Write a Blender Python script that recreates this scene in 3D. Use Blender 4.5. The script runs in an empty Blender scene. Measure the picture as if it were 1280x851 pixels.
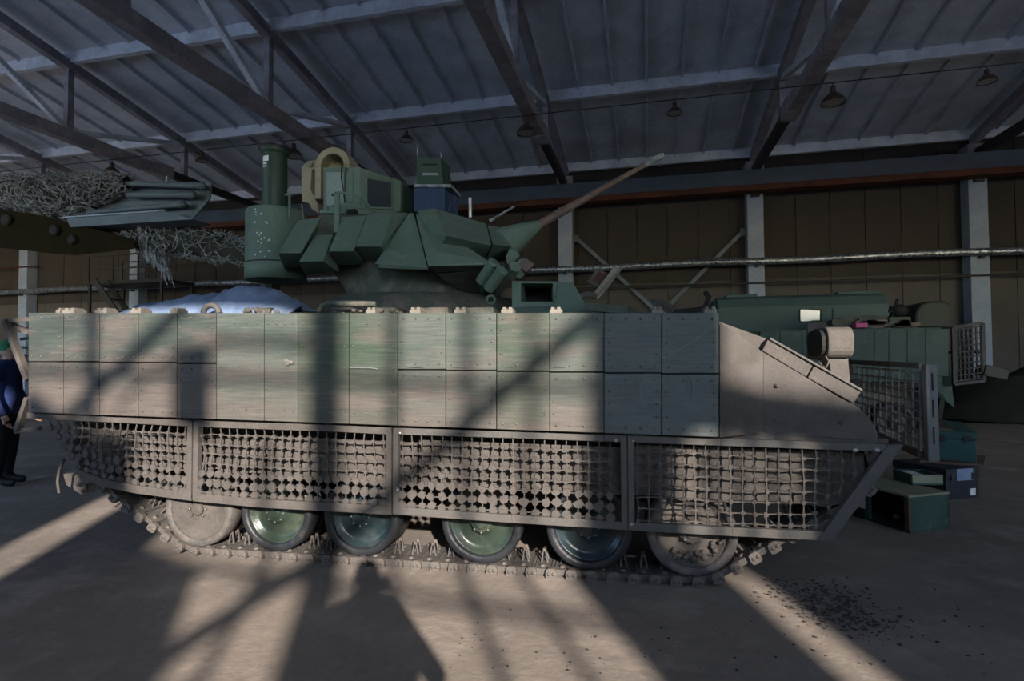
import bpy, bmesh, math, random
from mathutils import Vector, Matrix
random.seed(7)
D = bpy.data
SC = bpy.context.scene
COL = SC.collection
rad = math.radians

# ------------------------------------------------------------------ camera, sky, sun, exposure
F = 700.0; YAW = rad(13.4); PITCH = rad(1.75); ROLL = rad(.25); EYE = 1.5
fw = Vector((-math.sin(YAW)*math.cos(PITCH), math.cos(YAW)*math.cos(PITCH), math.sin(PITCH)))
r0 = Vector((math.cos(YAW), math.sin(YAW), 0)); u0 = r0.cross(fw)
rt = r0*math.cos(ROLL) - u0*math.sin(ROLL); up = u0*math.cos(ROLL) + r0*math.sin(ROLL)
cd = D.cameras.new('camera'); cam = D.objects.new('camera', cd); COL.objects.link(cam)
cd.sensor_width = 36; cd.lens = F/1280*36; cd.clip_start = .02; cd.clip_end = 300
cam.matrix_world = Matrix(((rt.x, up.x, -fw.x, 0), (rt.y, up.y, -fw.y, 0), (rt.z, up.z, -fw.z, EYE), (0, 0, 0, 1)))
SC.camera = cam
w = D.worlds.new('sky'); SC.world = w; w.use_nodes = True
nt = w.node_tree; bg = nt.nodes['Background']
sky = nt.nodes.new('ShaderNodeTexSky'); sky.sky_type = 'NISHITA'; sky.sun_disc = False
sky.sun_elevation = rad(20.4); sky.sun_rotation = rad(153.3); sky.dust_density = .6
tint = nt.nodes.new('ShaderNodeMix'); tint.data_type = 'RGBA'; tint.blend_type = 'MULTIPLY'; tint.inputs[0].default_value = 1
tint.inputs[7].default_value = (.80, .95, 1.2, 1)
nt.links.new(sky.outputs[0], tint.inputs[6]); nt.links.new(tint.outputs[2], bg.inputs[0]); bg.inputs[1].default_value = .8
SUN_AZ = rad(26.7); SUN_EL = rad(20.4)
sd = Vector((-math.sin(SUN_AZ)*math.cos(SUN_EL), math.cos(SUN_AZ)*math.cos(SUN_EL), -math.sin(SUN_EL)))
sl = D.lights.new('sun', 'SUN'); sl.energy = 11; sl.angle = rad(.8); sl.color = (1, .92, .82)
so = D.objects.new('sun', sl); COL.objects.link(so); so.location = (9, -18, 12)
so.rotation_euler = sd.to_track_quat('-Z', 'Y').to_euler()
vs = SC.view_settings
SC.display_settings.display_device = 'sRGB'
vs.view_transform = 'Standard'; vs.look = 'None'; vs.exposure = 0.0; vs.gamma = 1; vs.use_curve_mapping = False

# ------------------------------------------------------------------ measuring helpers (photo pixel -> point on a known plane)
def ray(x, y): return fw + rt*((x-640)/F) - up*((y-425.5)/F)
CP = Vector((0, 0, EYE))
def onY(x, y, Y): d = ray(x, y); return CP + d*(Y/d.y)
def onX(x, y, X): d = ray(x, y); return CP + d*(X/d.x)
def onZ(x, y, Z=0.): d = ray(x, y); return CP + d*((Z-EYE)/d.z)
VA = rad(3.5)
EU = Vector((math.cos(VA), math.sin(VA), 0)); EV = Vector((-math.sin(VA), math.cos(VA), 0))
VO = onZ(900, 737) - EV*.15 - EU*2.05
def T(x, y, v):
    d = ray(x, y); t = ((VO + EV*v - CP).dot(EV))/d.dot(EV); p = CP + d*t - VO
    return Vector((p.dot(EU), v, p.z))
def TU(x, y, u):
    d = ray(x, y); t = ((VO + EU*u - CP).dot(EU))/d.dot(EU); p = CP + d*t - VO
    return Vector((u, p.dot(EV), p.z))

# ------------------------------------------------------------------ materials
def mat(name, c1, c2=None, scale=3., rough=.8, metal=0., bump=.15, bscale=45., dust=None, dust_amt=.5,
        zlow=None, stretch=(1, 1, 1), detail=6, spec=.4, dscale=None, streak=0):
    m = D.materials.new(name); m.use_nodes = True; n = m.node_tree; L = n.links
    p = n.nodes['Principled BSDF']
    p.inputs['Roughness'].default_value = rough; p.inputs['Metallic'].default_value = metal
    p.inputs['Specular IOR Level'].default_value = spec
    tc = n.nodes.new('ShaderNodeTexCoord'); mp = n.nodes.new('ShaderNodeMapping')
    mp.inputs['Scale'].default_value = stretch
    L.new(tc.outputs['Object'], mp.inputs[0])
    def noise(s, dt=6, src=mp):
        t = n.nodes.new('ShaderNodeTexNoise'); t.inputs['Scale'].default_value = s; t.inputs['Detail'].default_value = dt
        t.inputs['Roughness'].default_value = .62
        L.new(src.outputs[0] if src is mp else src.outputs['Object'], t.inputs['Vector']); return t
    def ramp(a, b, src):
        r = n.nodes.new('ShaderNodeMapRange'); r.inputs[1].default_value = a; r.inputs[2].default_value = b
        L.new(src, r.inputs[0]); return r.outputs[0]
    def mix(f, a, b):
        x = n.nodes.new('ShaderNodeMix'); x.data_type = 'RGBA'
        if isinstance(f, float): x.inputs[0].default_value = f
        else: L.new(f, x.inputs[0])
        for s, i in ((a, 6), (b, 7)):
            if isinstance(s, tuple): x.inputs[i].default_value = (*s, 1)
            else: L.new(s, x.inputs[i])
        return x.outputs[2]
    c2 = c2 or tuple(v*.7 for v in c1)
    col = mix(ramp(.36, .64, noise(scale, detail).outputs[0]), c1, c2)
    if dust:
        nf = ramp(.62-.3*dust_amt, .82-.3*dust_amt, noise(dscale or scale*1.9, 9).outputs[0])
        if zlow:
            sp = n.nodes.new('ShaderNodeSeparateXYZ'); L.new(tc.outputs['Object'], sp.inputs[0])
            g = ramp(zlow[1], zlow[0], sp.outputs[2])
            ad = n.nodes.new('ShaderNodeMath'); ad.operation = 'ADD'; ad.use_clamp = True
            L.new(nf, ad.inputs[0]); L.new(g, ad.inputs[1])
            mu = n.nodes.new('ShaderNodeMath'); mu.operation = 'MULTIPLY'; mu.inputs[1].default_value = zlow[2]
            L.new(ad.outputs[0], mu.inputs[0]); nf = mu.outputs[0]
        col = mix(nf, col, dust)
    if streak:
        mp2 = n.nodes.new('ShaderNodeMapping'); mp2.inputs['Scale'].default_value = (1.3, 1, 34)
        L.new(tc.outputs['Object'], mp2.inputs[0])
        t2 = n.nodes.new('ShaderNodeTexNoise'); t2.inputs['Scale'].default_value = 3.1; t2.inputs['Detail'].default_value = 7; t2.inputs['Roughness'].default_value = .7
        L.new(mp2.outputs[0], t2.inputs['Vector'])
        lo_ = mix(ramp(.30, .48, t2.outputs[0]), mix(streak, col, (.012, .014, .012)), col)
        col = mix(ramp(.54, .74, t2.outputs[0]), lo_, mix(streak*.55, col, (.34, .33, .30)))
    fine = noise(bscale, 4, tc)
    col = mix(ramp(.3, .8, fine.outputs[0]), col, mix(.22, col, (.02, .02, .02)))
    L.new(col, p.inputs['Base Color'])
    if bump:
        b = n.nodes.new('ShaderNodeBump'); b.inputs['Strength'].default_value = bump; b.inputs['Distance'].default_value = .02
        L.new(fine.outputs[0], b.inputs['Height']); L.new(b.outputs[0], p.inputs['Normal'])
    return m
MUD = (.118, .10, .088); MUD2 = (.078, .068, .06)
M = dict(
    floor=mat('floor_concrete', (.30, .245, .205), (.195, .165, .145), .55, .85, 0, .25, 18, (.37, .305, .255), .5, dscale=2.2),
    roof=mat('roof_slab', (.66, .725, .80), (.45, .50, .56), .8, .9, 0, .2, 14, (.66, .75, .84), .35),
    purlin=mat('purlin_concrete', (.78, .85, .92), (.54, .59, .65), 1.6, .9, 0, .4, 12),
    truss=mat('truss_concrete', (.34, .33, .36), (.22, .215, .24), 1.5, .85, 0, .3, 20, (.42, .42, .46), .3),
    wall=mat('wall_brown', (.052, .047, .044), (.038, .035, .033), .7, .9, 0, .15, 25, (.06, .054, .05), .3, stretch=(1, 1, .15)),
    wall_low=mat('wall_low', (.092, .087, .085), (.068, .065, .064), .8, .9, 0, .15, 25),
    wall_joint=mat('wall_joint', (.10, .092, .086)),
    column=mat('column_paint', (.32, .40, .53), (.24, .30, .40), 1.2, .8, 0, .2, 18),
    beam=mat('beam_blue', (.05, .085, .135), (.036, .06, .095), 1.4, .6, 0, .1, 20),
    rust=mat('rail_red', (.10, .028, .016), (.055, .02, .014), 1.5, .8),
    steel_dark=mat('dark_steel', (.03, .032, .036), (.02, .02, .022), 3, .6),
    brace=mat('brace_steel', (.15, .20, .25), (.10, .13, .17), 2, .6),
    outside=mat('yard_bounce', (.62, .71, .80), (.56, .65, .74), .3, .95, bump=0),
    frontwall=mat('front_wall', (.30, .29, .28), (.2, .2, .2), 1, .9),
    frame=mat('muddy_steel', MUD, MUD2, 5, .9, 0, .35, 60, (.10, .09, .085), .45),
    frame_grey=mat('grey_steel', (.115, .103, .093), (.09, .086, .082), 4, .75, .1, .25, 60, MUD, .35),
    screen_links=mat('screen_links', (.26, .24, .23), (.17, .16, .155), 8, .7),
    post_grey=mat('post_grey', (.19, .185, .18), (.14, .14, .14), 4, .7, 0, .1, 50),
    mud=mat('mud', MUD, MUD2, 6, .95, 0, .6, 35),
    net=mat('mud_chain', (.118, .10, .089), (.08, .07, .063), 9, .9, 0, .3, 70),
    track=mat('track_steel', (.12, .11, .10), (.09, .085, .085), 8, .7, .2, .4, 60, (.17, .14, .12), .62),
    rubber=mat('rubber', (.016, .018, .022), (.026, .027, .03), 6, .42, 0, .2, 50, (.07, .065, .06), .2),
    rim=mat('rim_green', (.038, .055, .038), (.026, .04, .03), 4, .3, 0, .08, 50, (.075, .085, .06), .35),
    rim_blue=mat('rim_bluegreen', (.02, .036, .042), (.014, .026, .03), 4, .28, 0, .08, 50, (.05, .06, .06), .3),
    green=mat('turret_green', (.135, .195, .155), (.105, .16, .125), 3, .55, 0, .1, 60, (.19, .22, .185), .28),
    bin_dark=mat('bin_dark', (.012, .024, .016), (.009, .017, .012), 3, .6),
    green_dark=mat('dark_green', (.03, .068, .048), (.022, .05, .036), 3, .5, 0, .08, 50),
    hull=mat('hull_green', (.075, .09, .07), (.06, .07, .06), 3, .8, 0, .2, 40, (.17, .14, .115), .45),
    tan=mat('tan_paint', (.33, .29, .20), (.25, .22, .16), 4, .7, 0, .12, 50),
    glass=mat('sight_glass', (.03, .04, .055), (.045, .055, .07), 5, .18, 0, 0, 20, spec=.6),
    door=mat('pale_door', (.25, .31, .29), (.21, .27, .26), 6, .6, 0, .1, 40),
    barrel=mat('barrel_brown', (.19, .135, .11), (.12, .09, .08), 7, .55, .2, .1, 60),
    brightmetal=mat('bare_metal', (.55, .53, .50), (.4, .38, .36), 12, .35, .7, .1, 60),
    black=mat('black_void', (.012, .012, .013), (.008, .008, .008), 3, .8),
    white=mat('white_label', (.75, .78, .8), (.65, .7, .72), 8, .5, bump=0),
    case_dark=mat('case_dark', (.018, .024, .04), (.012, .016, .026), 4, .5, 0, .1, 30),
    blue_box=mat('blue_plastic', (.03, .055, .12), (.02, .04, .09), 4, .4, 0, .05, 40, (.3, .33, .38), .15),
    tarp=mat('blue_tarp', (.25, .33, .50), (.17, .235, .37), 5, .6, 0, .2, 25),
    rope=mat('net_rope', (.31, .35, .39), (.12, .135, .155), 8, .9),
    tray=mat('tray_bluegrey', (.11, .155, .19), (.08, .115, .145), 3, .55, 0, .1, 40),
    olive=mat('olive_yellow', (.014, .010, .0015), (.008, .006, .0012), 3, .85, spec=.1),
    foil=mat('foil', (.50, .58, .70), (.05, .065, .09), 14, .32, .75, .5, 22, stretch=(1.2, 1, 1)),
    crate=mat('crate_green', (.035, .085, .07), (.025, .06, .05), 4, .6, 0, .1, 40, (.09, .13, .10), .25),
    crate_teal=mat('crate_teal', (.03, .10, .09), (.022, .075, .07), 4, .55, 0, .08, 40),
    crate_edge=mat('crate_lid_pale', (.30, .30, .20), (.2, .22, .15), 4, .6),
    wood=mat('raw_wood', (.13, .085, .06), (.09, .06, .045), 4, .8, stretch=(1, 6, 1)),
    veh2=mat('parked_vehicle_green', (.042, .082, .075), (.03, .062, .058), 2, .7, 0, .1, 40, (.085, .115, .10), .3),
    veh3=mat('van_green', (.055, .10, .10), (.045, .085, .085), 2, .65, 0, .1, 30),
    pink=mat('pink_cloth', (.55, .12, .28)),
    soil=mat('dark_heap', (.035, .038, .033), (.022, .025, .022), 5, .95, 0, .8, 14),
    clod=mat('dark_soil', (.06, .05, .045), (.035, .03, .028), 20, .95),
    jacket=mat('navy_cloth', (.012, .03, .13), (.01, .022, .09), 6, .85, 0, .3, 30),
    trousers=mat('black_cloth', (.012, .012, .015), (.01, .01, .012), 6, .9, 0, .3, 30),
    brightblue=mat('blue_cloth', (.05, .16, .62), (.04, .12, .45), 9, .8, 0, .4, 25),
    capgreen=mat('green_cap', (.02, .16, .07)),
    skin=mat('skin', (.5, .32, .24), (.45, .28, .2), 5, .6, 0, .05),
    hair=mat('hair', (.03, .022, .016)),
    lampshade=mat('lamp_enamel', (.05, .038, .034), (.03, .024, .022), 5, .4),
    lampglass=mat('lamp_inner', (.45, .45, .44), (.35, .35, .35), 5, .3),
)
def panel_mat(name, paint, paint2, dust, amt, zl, strength=.85):
    return mat(name, paint, paint2, 2.2, .62, 0, .12, 70, dust, amt, (zl[0], zl[1], strength), (.8, 1, 2.2), 7, dscale=2.4, streak=.42)
DUST = (.122, .096, .083)
M['panel_brown'] = panel_mat('panel_dusty', (.06, .076, .063), (.038, .046, .04), DUST, .55, (1.15, 1.62), .92)
M['panel_green'] = panel_mat('panel_green', (.033, .060, .036), (.066, .078, .061), DUST, .35, (.75, 1.6), .8)
M['panel_pale'] = panel_mat('panel_pale_green', (.053, .078, .062), (.092, .102, .09), DUST, .42, (.9, 1.6), .8)
M['panel_blue'] = panel_mat('panel_blue_green', (.082, .112, .106), (.105, .13, .122), (.15, .15, .15), .35, (.4, 1.7), .7)
M['scratch'] = mat('scratch', (.17, .19, .18), (.13, .15, .14), 8, .7)
M['chalk'] = mat('chalk', (.16, .18, .185), (.12, .14, .14), 8, .8)
M['rivet'] = mat('rivet', (.20, .185, .165), (.12, .11, .10), 20, .45, .5)
M['clip'] = mat('clip_pale', (.22, .195, .16), (.15, .135, .115), 12, .7)

# ------------------------------------------------------------------ mesh builder
class MB:
    def __init__(s): s.v = []; s.f = []; s.sm = []
    def add(s, vs, fs, smooth=False):
        o = len(s.v); s.v += [Vector(p) for p in vs]; s.f += [tuple(i+o for i in f) for f in fs]; s.sm += [smooth]*len(fs); return s
    def box(s, x0, x1, y0, y1, z0, z1):
        return s.add([(x0,y0,z0),(x1,y0,z0),(x1,y1,z0),(x0,y1,z0),(x0,y0,z1),(x1,y0,z1),(x1,y1,z1),(x0,y1,z1)],
              [(0,3,2,1),(4,5,6,7),(0,1,5,4),(1,2,6,5),(2,3,7,6),(3,0,4,7)])
    def obox(s, c, ax, ay, az):   # oriented box: centre and three half-axes
        c = Vector(c); ax = Vector(ax); ay = Vector(ay); az = Vector(az)
        return s.add([c-ax-ay-az,c+ax-ay-az,c+ax+ay-az,c-ax+ay-az,c-ax-ay+az,c+ax-ay+az,c+ax+ay+az,c-ax+ay+az],
              [(0,3,2,1),(4,5,6,7),(0,1,5,4),(1,2,6,5),(2,3,7,6),(3,0,4,7)])
    def prism(s, pts, off):       # closed polygon pts extruded along off
        n = len(pts); pts = [Vector(p) for p in pts]; off = Vector(off)
        return s.add(pts+[p+off for p in pts], [tuple(range(n))[::-1], tuple(range(n, 2*n))] + [(i,(i+1)%n,n+(i+1)%n,n+i) for i in range(n)])
    def beam(s, p, q, w, h, upv=(0,0,1)):
        p = Vector(p); q = Vector(q); d = (q-p); L = d.length/2; d.normalize()
        a = d.cross(Vector(upv)).normalized(); b = a.cross(d)
        return s.obox((p+q)/2, d*L, a*(w/2), b*(h/2))
    def tube(s, pts, r, n=8, caps=True, smooth=True):
        pts = [Vector(p) for p in pts]; k = len(pts)
        rs = r if isinstance(r, (list, tuple)) else [r]*k
        vs = []; ref = None
        for i, p in enumerate(pts):
            d = (pts[min(i+1,k-1)]-pts[max(i-1,0)]).normalized()
            if ref is None:
                ref = d.orthogonal().normalized()
            ref = (ref - d*ref.dot(d)).normalized(); b = d.cross(ref)
            vs += [p + (ref*math.cos(2*math.pi*j/n) + b*math.sin(2*math.pi*j/n))*rs[i] for j in range(n)]
        fs = [(i*n+j, i*n+(j+1)%n, (i+1)*n+(j+1)%n, (i+1)*n+j) for i in range(k-1) for j in range(n)]
        s.add(vs, fs, smooth)
        if caps:
            s.add(vs[:n], [tuple(range(n))[::-1]]); s.add(vs[-n:], [tuple(range(n))])
        return s
    def lathe(s, prof, c, ax, n=28, smooth=True):   # prof: (distance along axis, radius)
        c = Vector(c); ax = Vector(ax).normalized(); a = ax.orthogonal().normalized(); b = ax.cross(a)
        vs = [c + ax*d + (a*math.cos(2*math.pi*j/n)+b*math.sin(2*math.pi*j/n))*max(r,1e-4) for d, r in prof for j in range(n)]
        return s.add(vs, [(i*n+j, i*n+(j+1)%n, (i+1)*n+(j+1)%n, (i+1)*n+j) for i in range(len(prof)-1) for j in range(n)], smooth)
    def hull(s, pts):
        bm = bmesh.new()
        for p in pts: bm.verts.new(Vector(p))
        r = bmesh.ops.convex_hull(bm, input=bm.verts)
        bmesh.ops.delete(bm, geom=list({g for g in list(r['geom_interior'])+list(r['geom_unused']) if isinstance(g, bmesh.types.BMVert)}), context='VERTS')
        bmesh.ops.dissolve_limit(bm, angle_limit=.02, verts=bm.verts, edges=bm.edges)
        bm.verts.ensure_lookup_table()
        for i, v in enumerate(bm.verts): v.index = i
        s.add([v.co.copy() for v in bm.verts], [tuple(v.index for v in f.verts) for f in bm.faces]); bm.free(); return s
    def ico(s, c, r, sub=1, sq=(1,1,1), jit=0):
        bm = bmesh.new(); bmesh.ops.create_icosphere(bm, subdivisions=sub, radius=r)
        vs = [Vector(c)+Vector((v.co.x*sq[0], v.co.y*sq[1], v.co.z*sq[2]))*(1+random.uniform(-jit, jit)) for v in bm.verts]
        bm.verts.index_update(); fs = [tuple(v.index for v in f.verts) for f in bm.faces]; bm.free(); return s.add(vs, fs, True)
    def mesh(s, name, m, off=None):
        me = D.meshes.new(name); o = Vector(off) if off else Vector()
        me.from_pydata([tuple(p-o) for p in s.v], [], s.f)
        me.polygons.foreach_set('use_smooth', s.sm)
        bm = bmesh.new(); bm.from_mesh(me); bmesh.ops.recalc_face_normals(bm, faces=bm.faces); bm.to_mesh(me); bm.free()
        me.materials.append(M[m]); return me
    def build(s, name, m, parent=None, off=None, bevel=0, kind=None):
        o = D.objects.new(name, s.mesh(name, m, off)); COL.objects.link(o)
        if parent: o.parent = parent
        if kind: o['kind'] = kind
        if bevel:
            b = o.modifiers.new('bevel', 'BEVEL'); b.width = bevel; b.segments = 2; b.limit_method = 'ANGLE'; b.angle_limit = rad(40)
        return o
def tag(o, label, cat, group=None, kind=None):
    o['label'] = label; o['category'] = cat
    if group: o['group'] = group
    if kind: o['kind'] = kind
    return o
def empty(name, loc=(0,0,0), rz=0, label=None, cat=None, group=None):
    o = D.objects.new(name, None); COL.objects.link(o); o.location = loc; o.rotation_euler = (0, 0, rz); o.empty_display_size = .2
    if label: tag(o, label, cat, group)
    return o
def inst(o, loc=None, parent=None, rot=None):
    c = o.copy(); COL.objects.link(c); c.parent = parent if parent else o.parent
    if loc is not None: c.location = loc
    if rot is not None: c.rotation_euler = rot
    return c

# ------------------------------------------------------------------ hangar
YB = 19.2; YF = -6.0; XL = -34.0; XR = 22.0; YR = (YB+YF)/2
SL = .175; EAVE = 8.07
def roofz(y): return EAVE + SL*(YB-y if y > YR else y-YF)
fl = MB().add([(XL,YF-.2,0),(XR,YF-.2,0),(XR,YB+.3,0),(XL,YB+.3,0)], [(0,1,2,3)]).build('floor', 'floor', kind='structure')
MB().add([(-75,-60,-.02),(75,-60,-.02),(75,YF-.1,-.02),(-75,YF-.1,-.02), (-75,YB,-.02),(XL+.1,YB,-.02),(XL+.1,YF-.1,-.02), (XR-.1,YF-.1,-.02),(XR-.1,YB,-.02),(75,YB,-.02)],
         [(0,1,2,3),(3,6,5,4),(7,2,9,8)]).build('yard', 'outside', kind='structure')  # unseen ground, made pale blue to bounce light up to the roof
TX = [-26.4, -20.45, -14.5, -8.55, -2.6, 3.4, 9.4, 15.4]
PY = [YB-.25, 15.05, 11.3, 7.55, 4.0, 0.2, -3.0]
# roof deck with ribs and purlins
b = MB()
for a, c in ((YB+.3, YR), (YR, YF-.3)):
    b.prism([(XL, a, roofz(a)), (XL, c, roofz(c)), (XL, c, roofz(c)+.16), (XL, a, roofz(a)+.16)], (XR-XL, 0, 0))
ceil = b.build('ceiling', 'roof', kind='structure')
rb = None
for ya, yb in ((15.17, 18.8), (11.42, 14.9), (7.7, 11.15)):
    za, zb = roofz(ya), roofz(yb); x = -26.4+.55
    me = MB().prism([(-.035, ya, za+.02), (.035, ya, za+.02), (.022, ya, za-.11), (-.022, ya, za-.11)], (0, yb-ya, zb-za)).mesh('rib', 'roof')
    while x < 14:
        if min(abs(x-t) for t in TX) > .3:
            o = D.objects.new('rib', me); COL.objects.link(o); o.parent = ceil; o.location = (x, 0, 0)
        x += .895
for y in PY[:4]:
    z = roofz(y)
    MB().prism([(XL, y-.10, z+.01), (XL, y+.10, z+.01), (XL, y+.07, z-.27), (XL, y-.07, z-.27)], (XR-XL, 0, 0)).build('purlin', 'purlin', ceil)
# back wall of board panels, three rows
wb = MB().box(XL, XR, YB+.06, YB+.25, 0, EAVE+.1).build('wall_back', 'wall_joint', kind='structure')
def wallrow(z0, z1, m, step, gap):
    x = -30.6
    me = MB().box(0, step-gap, YB, YB+.09, z0, z1).mesh('panel', m)
    while x < 14:
        o = D.objects.new('panel', me); COL.objects.link(o); o.parent = wb; o.location = (x, random.uniform(0, .02), 0); x += step
wallrow(0, 3.95, 'wall_low', .98, .02); wallrow(3.97, 6.9, 'wall', .98, .02); wallrow(6.93, 8.1, 'wall', 1.96, .02)
# side walls (outside the picture) with gates
for nm, X in (('wall_left', XL), ('wall_right', XR)):
    s = MB(); x0, x1 = (X-.25, X) if X < 0 else (X, X+.25)
    gy0, gy1, gz = (-5., -4., 3.) if X < 0 else (-5., -4., 3.)
    s.box(x0, x1, YF-.3, gy0, 0, 8.2); s.box(x0, x1, gy1, YB+.3, 0, 8.2); s.box(x0, x1, gy0, gy1, gz, 8.2)
    s.prism([(x0, YF-.3, 8.2), (x0, YB+.3, 8.2), (x0, YR, roofz(YR))], (.25, 0, 0))
    s.build(nm, 'frontwall', kind='structure')
# front wall behind the photographer: windows for the sun, plus side openings added for fill light
WX0, WX1, WZ0, WZ1 = -.25, 6.8, 3.4, 6.05
ya, yb = YF-.15, YF
s = MB()
s.box(XL, -31, ya, yb, 0, 8.1); s.box(-31, -9, ya, yb, 0, 2.2); s.box(-31, -9, ya, yb, 6.8, 8.1); s.box(-9, -2.3, ya, yb, 0, 8.1); s.box(-1.3, WX0, ya, yb, 0, 8.1); s.box(-2.3, -1.3, ya, yb, 0, 5.5); s.box(-2.3, -1.3, ya, yb, 5.8, 8.1)
s.box(WX0, WX1, ya, yb, 0, WZ0); s.box(WX0, WX1, ya, yb, WZ1, 8.1)
s.box(WX1, 12, ya, yb, 0, 8.1); s.box(12, 21.5, ya, yb, 6, 8.1); s.box(12, 21.5, ya, yb, 0, 1.8); s.box(21.5, XR, ya, yb, 0, 8.1)
wf = s.build('wall_front', 'frontwall', kind='structure')
def sun_mask(*pts):  # unseen pieces added to mask the sun into its lit patches
    MB().prism([(x, YF-.12, z) for x, z in pts], (0, .06, 0)).build('sun_mask', 'frontwall', wf)
sun_mask((.22,3.38),(1.98,3.38),(1.62,4.0),(1.02,4.1),(1.02,4.92),(.55,4.92),(.12,5.2),(.05,4.75),(.2,4.6))
sun_mask((-.27,4.62),(.1,4.75),(-.02,5.0),(-.14,5.2),(-.14,6.07),(-.27,6.07))
sun_mask((1.42,4.98),(1.72,4.93),(1.72,5.58),(1.42,5.55))
sun_mask((2.52,3.38),(2.75,3.38),(2.77,6.07),(2.54,6.07))
sun_mask((4.47,3.38),(5.16,3.38),(5.16,5.08),(5.38,5.1),(5.38,6.07),(4.55,6.07))
sun_mask((5.38,5.08),(6.82,5.08),(6.82,5.3),(5.38,5.42))
sun_mask((5.16,3.38),(5.24,3.38),(5.66,4.25),(5.16,4.42))
sun_mask((5.48,3.38),(6.82,3.38),(6.82,5.1),(5.92,5.1),(5.86,4.25))
bars = [((5.30,4.3),(5.30,5.1),.09), ((5.50,4.2),(5.50,5.1),.09), ((5.70,4.2),(5.70,5.1),.09), ((.64,4.9),(.64,6.05),.09), ((3.11,3.4),(3.11,6.05),.06), ((3.64,3.4),(3.64,6.05),.06), ((4.08,3.4),(4.08,6.05),.045),  # first three bars are unseen additions that dim sun on the right net
        ((-.25,5.29),(4.5,5.29),.055), ((1.7,5.55),(2.6,5.55),.06), ((1.6,3.93),(4.5,3.83),.055),
        ((1.52,5.86),(.42,4.94),.12), ((1.4,5.5),(.9,5.06),.04), ((4.75,5.98),(1.8,3.46),.13), ((2.1,3.4),(2.12,4.9),.05)]
for p, q, wd in bars:
    MB().beam((p[0], YF+.02, p[1]), (q[0], YF+.02, q[1]), .05, wd, (0, 1, 0) if False else (0, 0, 1) if abs(p[0]-q[0]) > .01 else (1, 0, 0)).build('glazing_dimmer_bar', 'steel_dark', wf)

# columns
clab = {0: 'pale blue column far left behind the yellow boom', 1: 'pale blue column behind the steel stairs at left',
        4: 'pale blue column just right of the autocannon muffler cone', 5: 'pale blue column behind the rear end of the gun, above the skirted front',
        6: 'pale blue column at far right beside the parked green vehicle'}
clab[4] = 'pale blue wall column crossed by the rising gun barrel'
clab[5] = 'pale blue wall column above the left end of the parked van'
for i in (0, 1, 2, 3, 4, 5, 6):
    x = TX[i]
    e = empty('column', (x, YB-.25, 0), 0, clab.get(i, 'pale blue wall column hidden behind the turret'), 'column', None)
    MB().box(-.24, .24, -.22, .22, 0, 7.35).build('shaft', 'column', e, bevel=.015)
    MB().box(-.27, .27, -.3, .24, 7.35, 7.62).build('column_head', 'truss', e, bevel=.01)
# crane beam along the wall
e = empty('crane_beam', (0, YB-.75, 0), 0, 'long dark blue crane beam along the top of the back wall', 'beam')
MB().box(XL+1, XR-1, -.18, .18, 6.78, 7.24).build('girder', 'beam', e)
MB().box(XL+1, XR-1, -.22, .22, 6.58, 6.76).build('rail', 'rust', e)['label'] = 'rusty red lower flange'
for x in TX: MB().box(x-.12, x+.12, .18, .35, 6.5, 7.3).build('bracket', 'steel_dark', e)
# trusses
tl = ['thin truss at far left edge above the net-covered tray', 'far left truss above the net-covered tray, with post and diagonal',
      'second truss from the left, ending above the stacked turret boxes', 'left middle truss, its thick chord running from the top edge to above the round sight',
      'middle truss above the square sensor mast, running down to the gun', 'right truss running down to the wall above the gun muzzle', 'truss at the right edge above the parked vehicle']
for i in range(7):
    x = TX[i]; e = empty('roof_truss', (x, YB, 0), 0, tl[i], 'truss')
    ZB = 7.30; h = [PY[k] for k in range(7)]
    L = lambda y: y-YB
    MB().beam((0, L(-5.5), ZB), (0, L(14.3), ZB), .30, .30).build('bottom_chord', 'truss', e, bevel=.015)
    MB().beam((0, L(14.3), ZB+.02), (0, L(18.95), ZB+.05), .20, .22).build('chord_end', 'steel_dark', e, bevel=.01)
    zc = lambda y: roofz(y)-.32
    MB().beam((0, L(18.9), zc(18.9)), (0, L(YR), zc(YR)), .22, .24).build('top_chord', 'truss', e, bevel=.012)
    MB().beam((0, L(YR), zc(YR)), (0, L(-5.5), zc(-5.5)), .22, .24).build('top_chord', 'truss', e, bevel=.012)
    for y in (15.05, 11.3, 7.55):
        MB().beam((0, L(y), ZB), (0, L(y), zc(y)), .14, .16, (0,1,0)).build('post', 'truss', e)
    for p, q in ((11.3, 7.55), (11.3, 15.05), (18.6, 15.05), (4.0, 7.55)):
        if (p, q) == (18.6, 15.05): continue
        MB().beam((0, L(p), ZB+.1), (0, L(q), zc(q)), .12, .14, (1,0,0)).build('diagonal', 'purlin', e)
    MB().box(-.17, .17, L(13.9), L(14.5), ZB-.16, ZB+.2).build('gusset', 'truss', e, bevel=.01)
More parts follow.
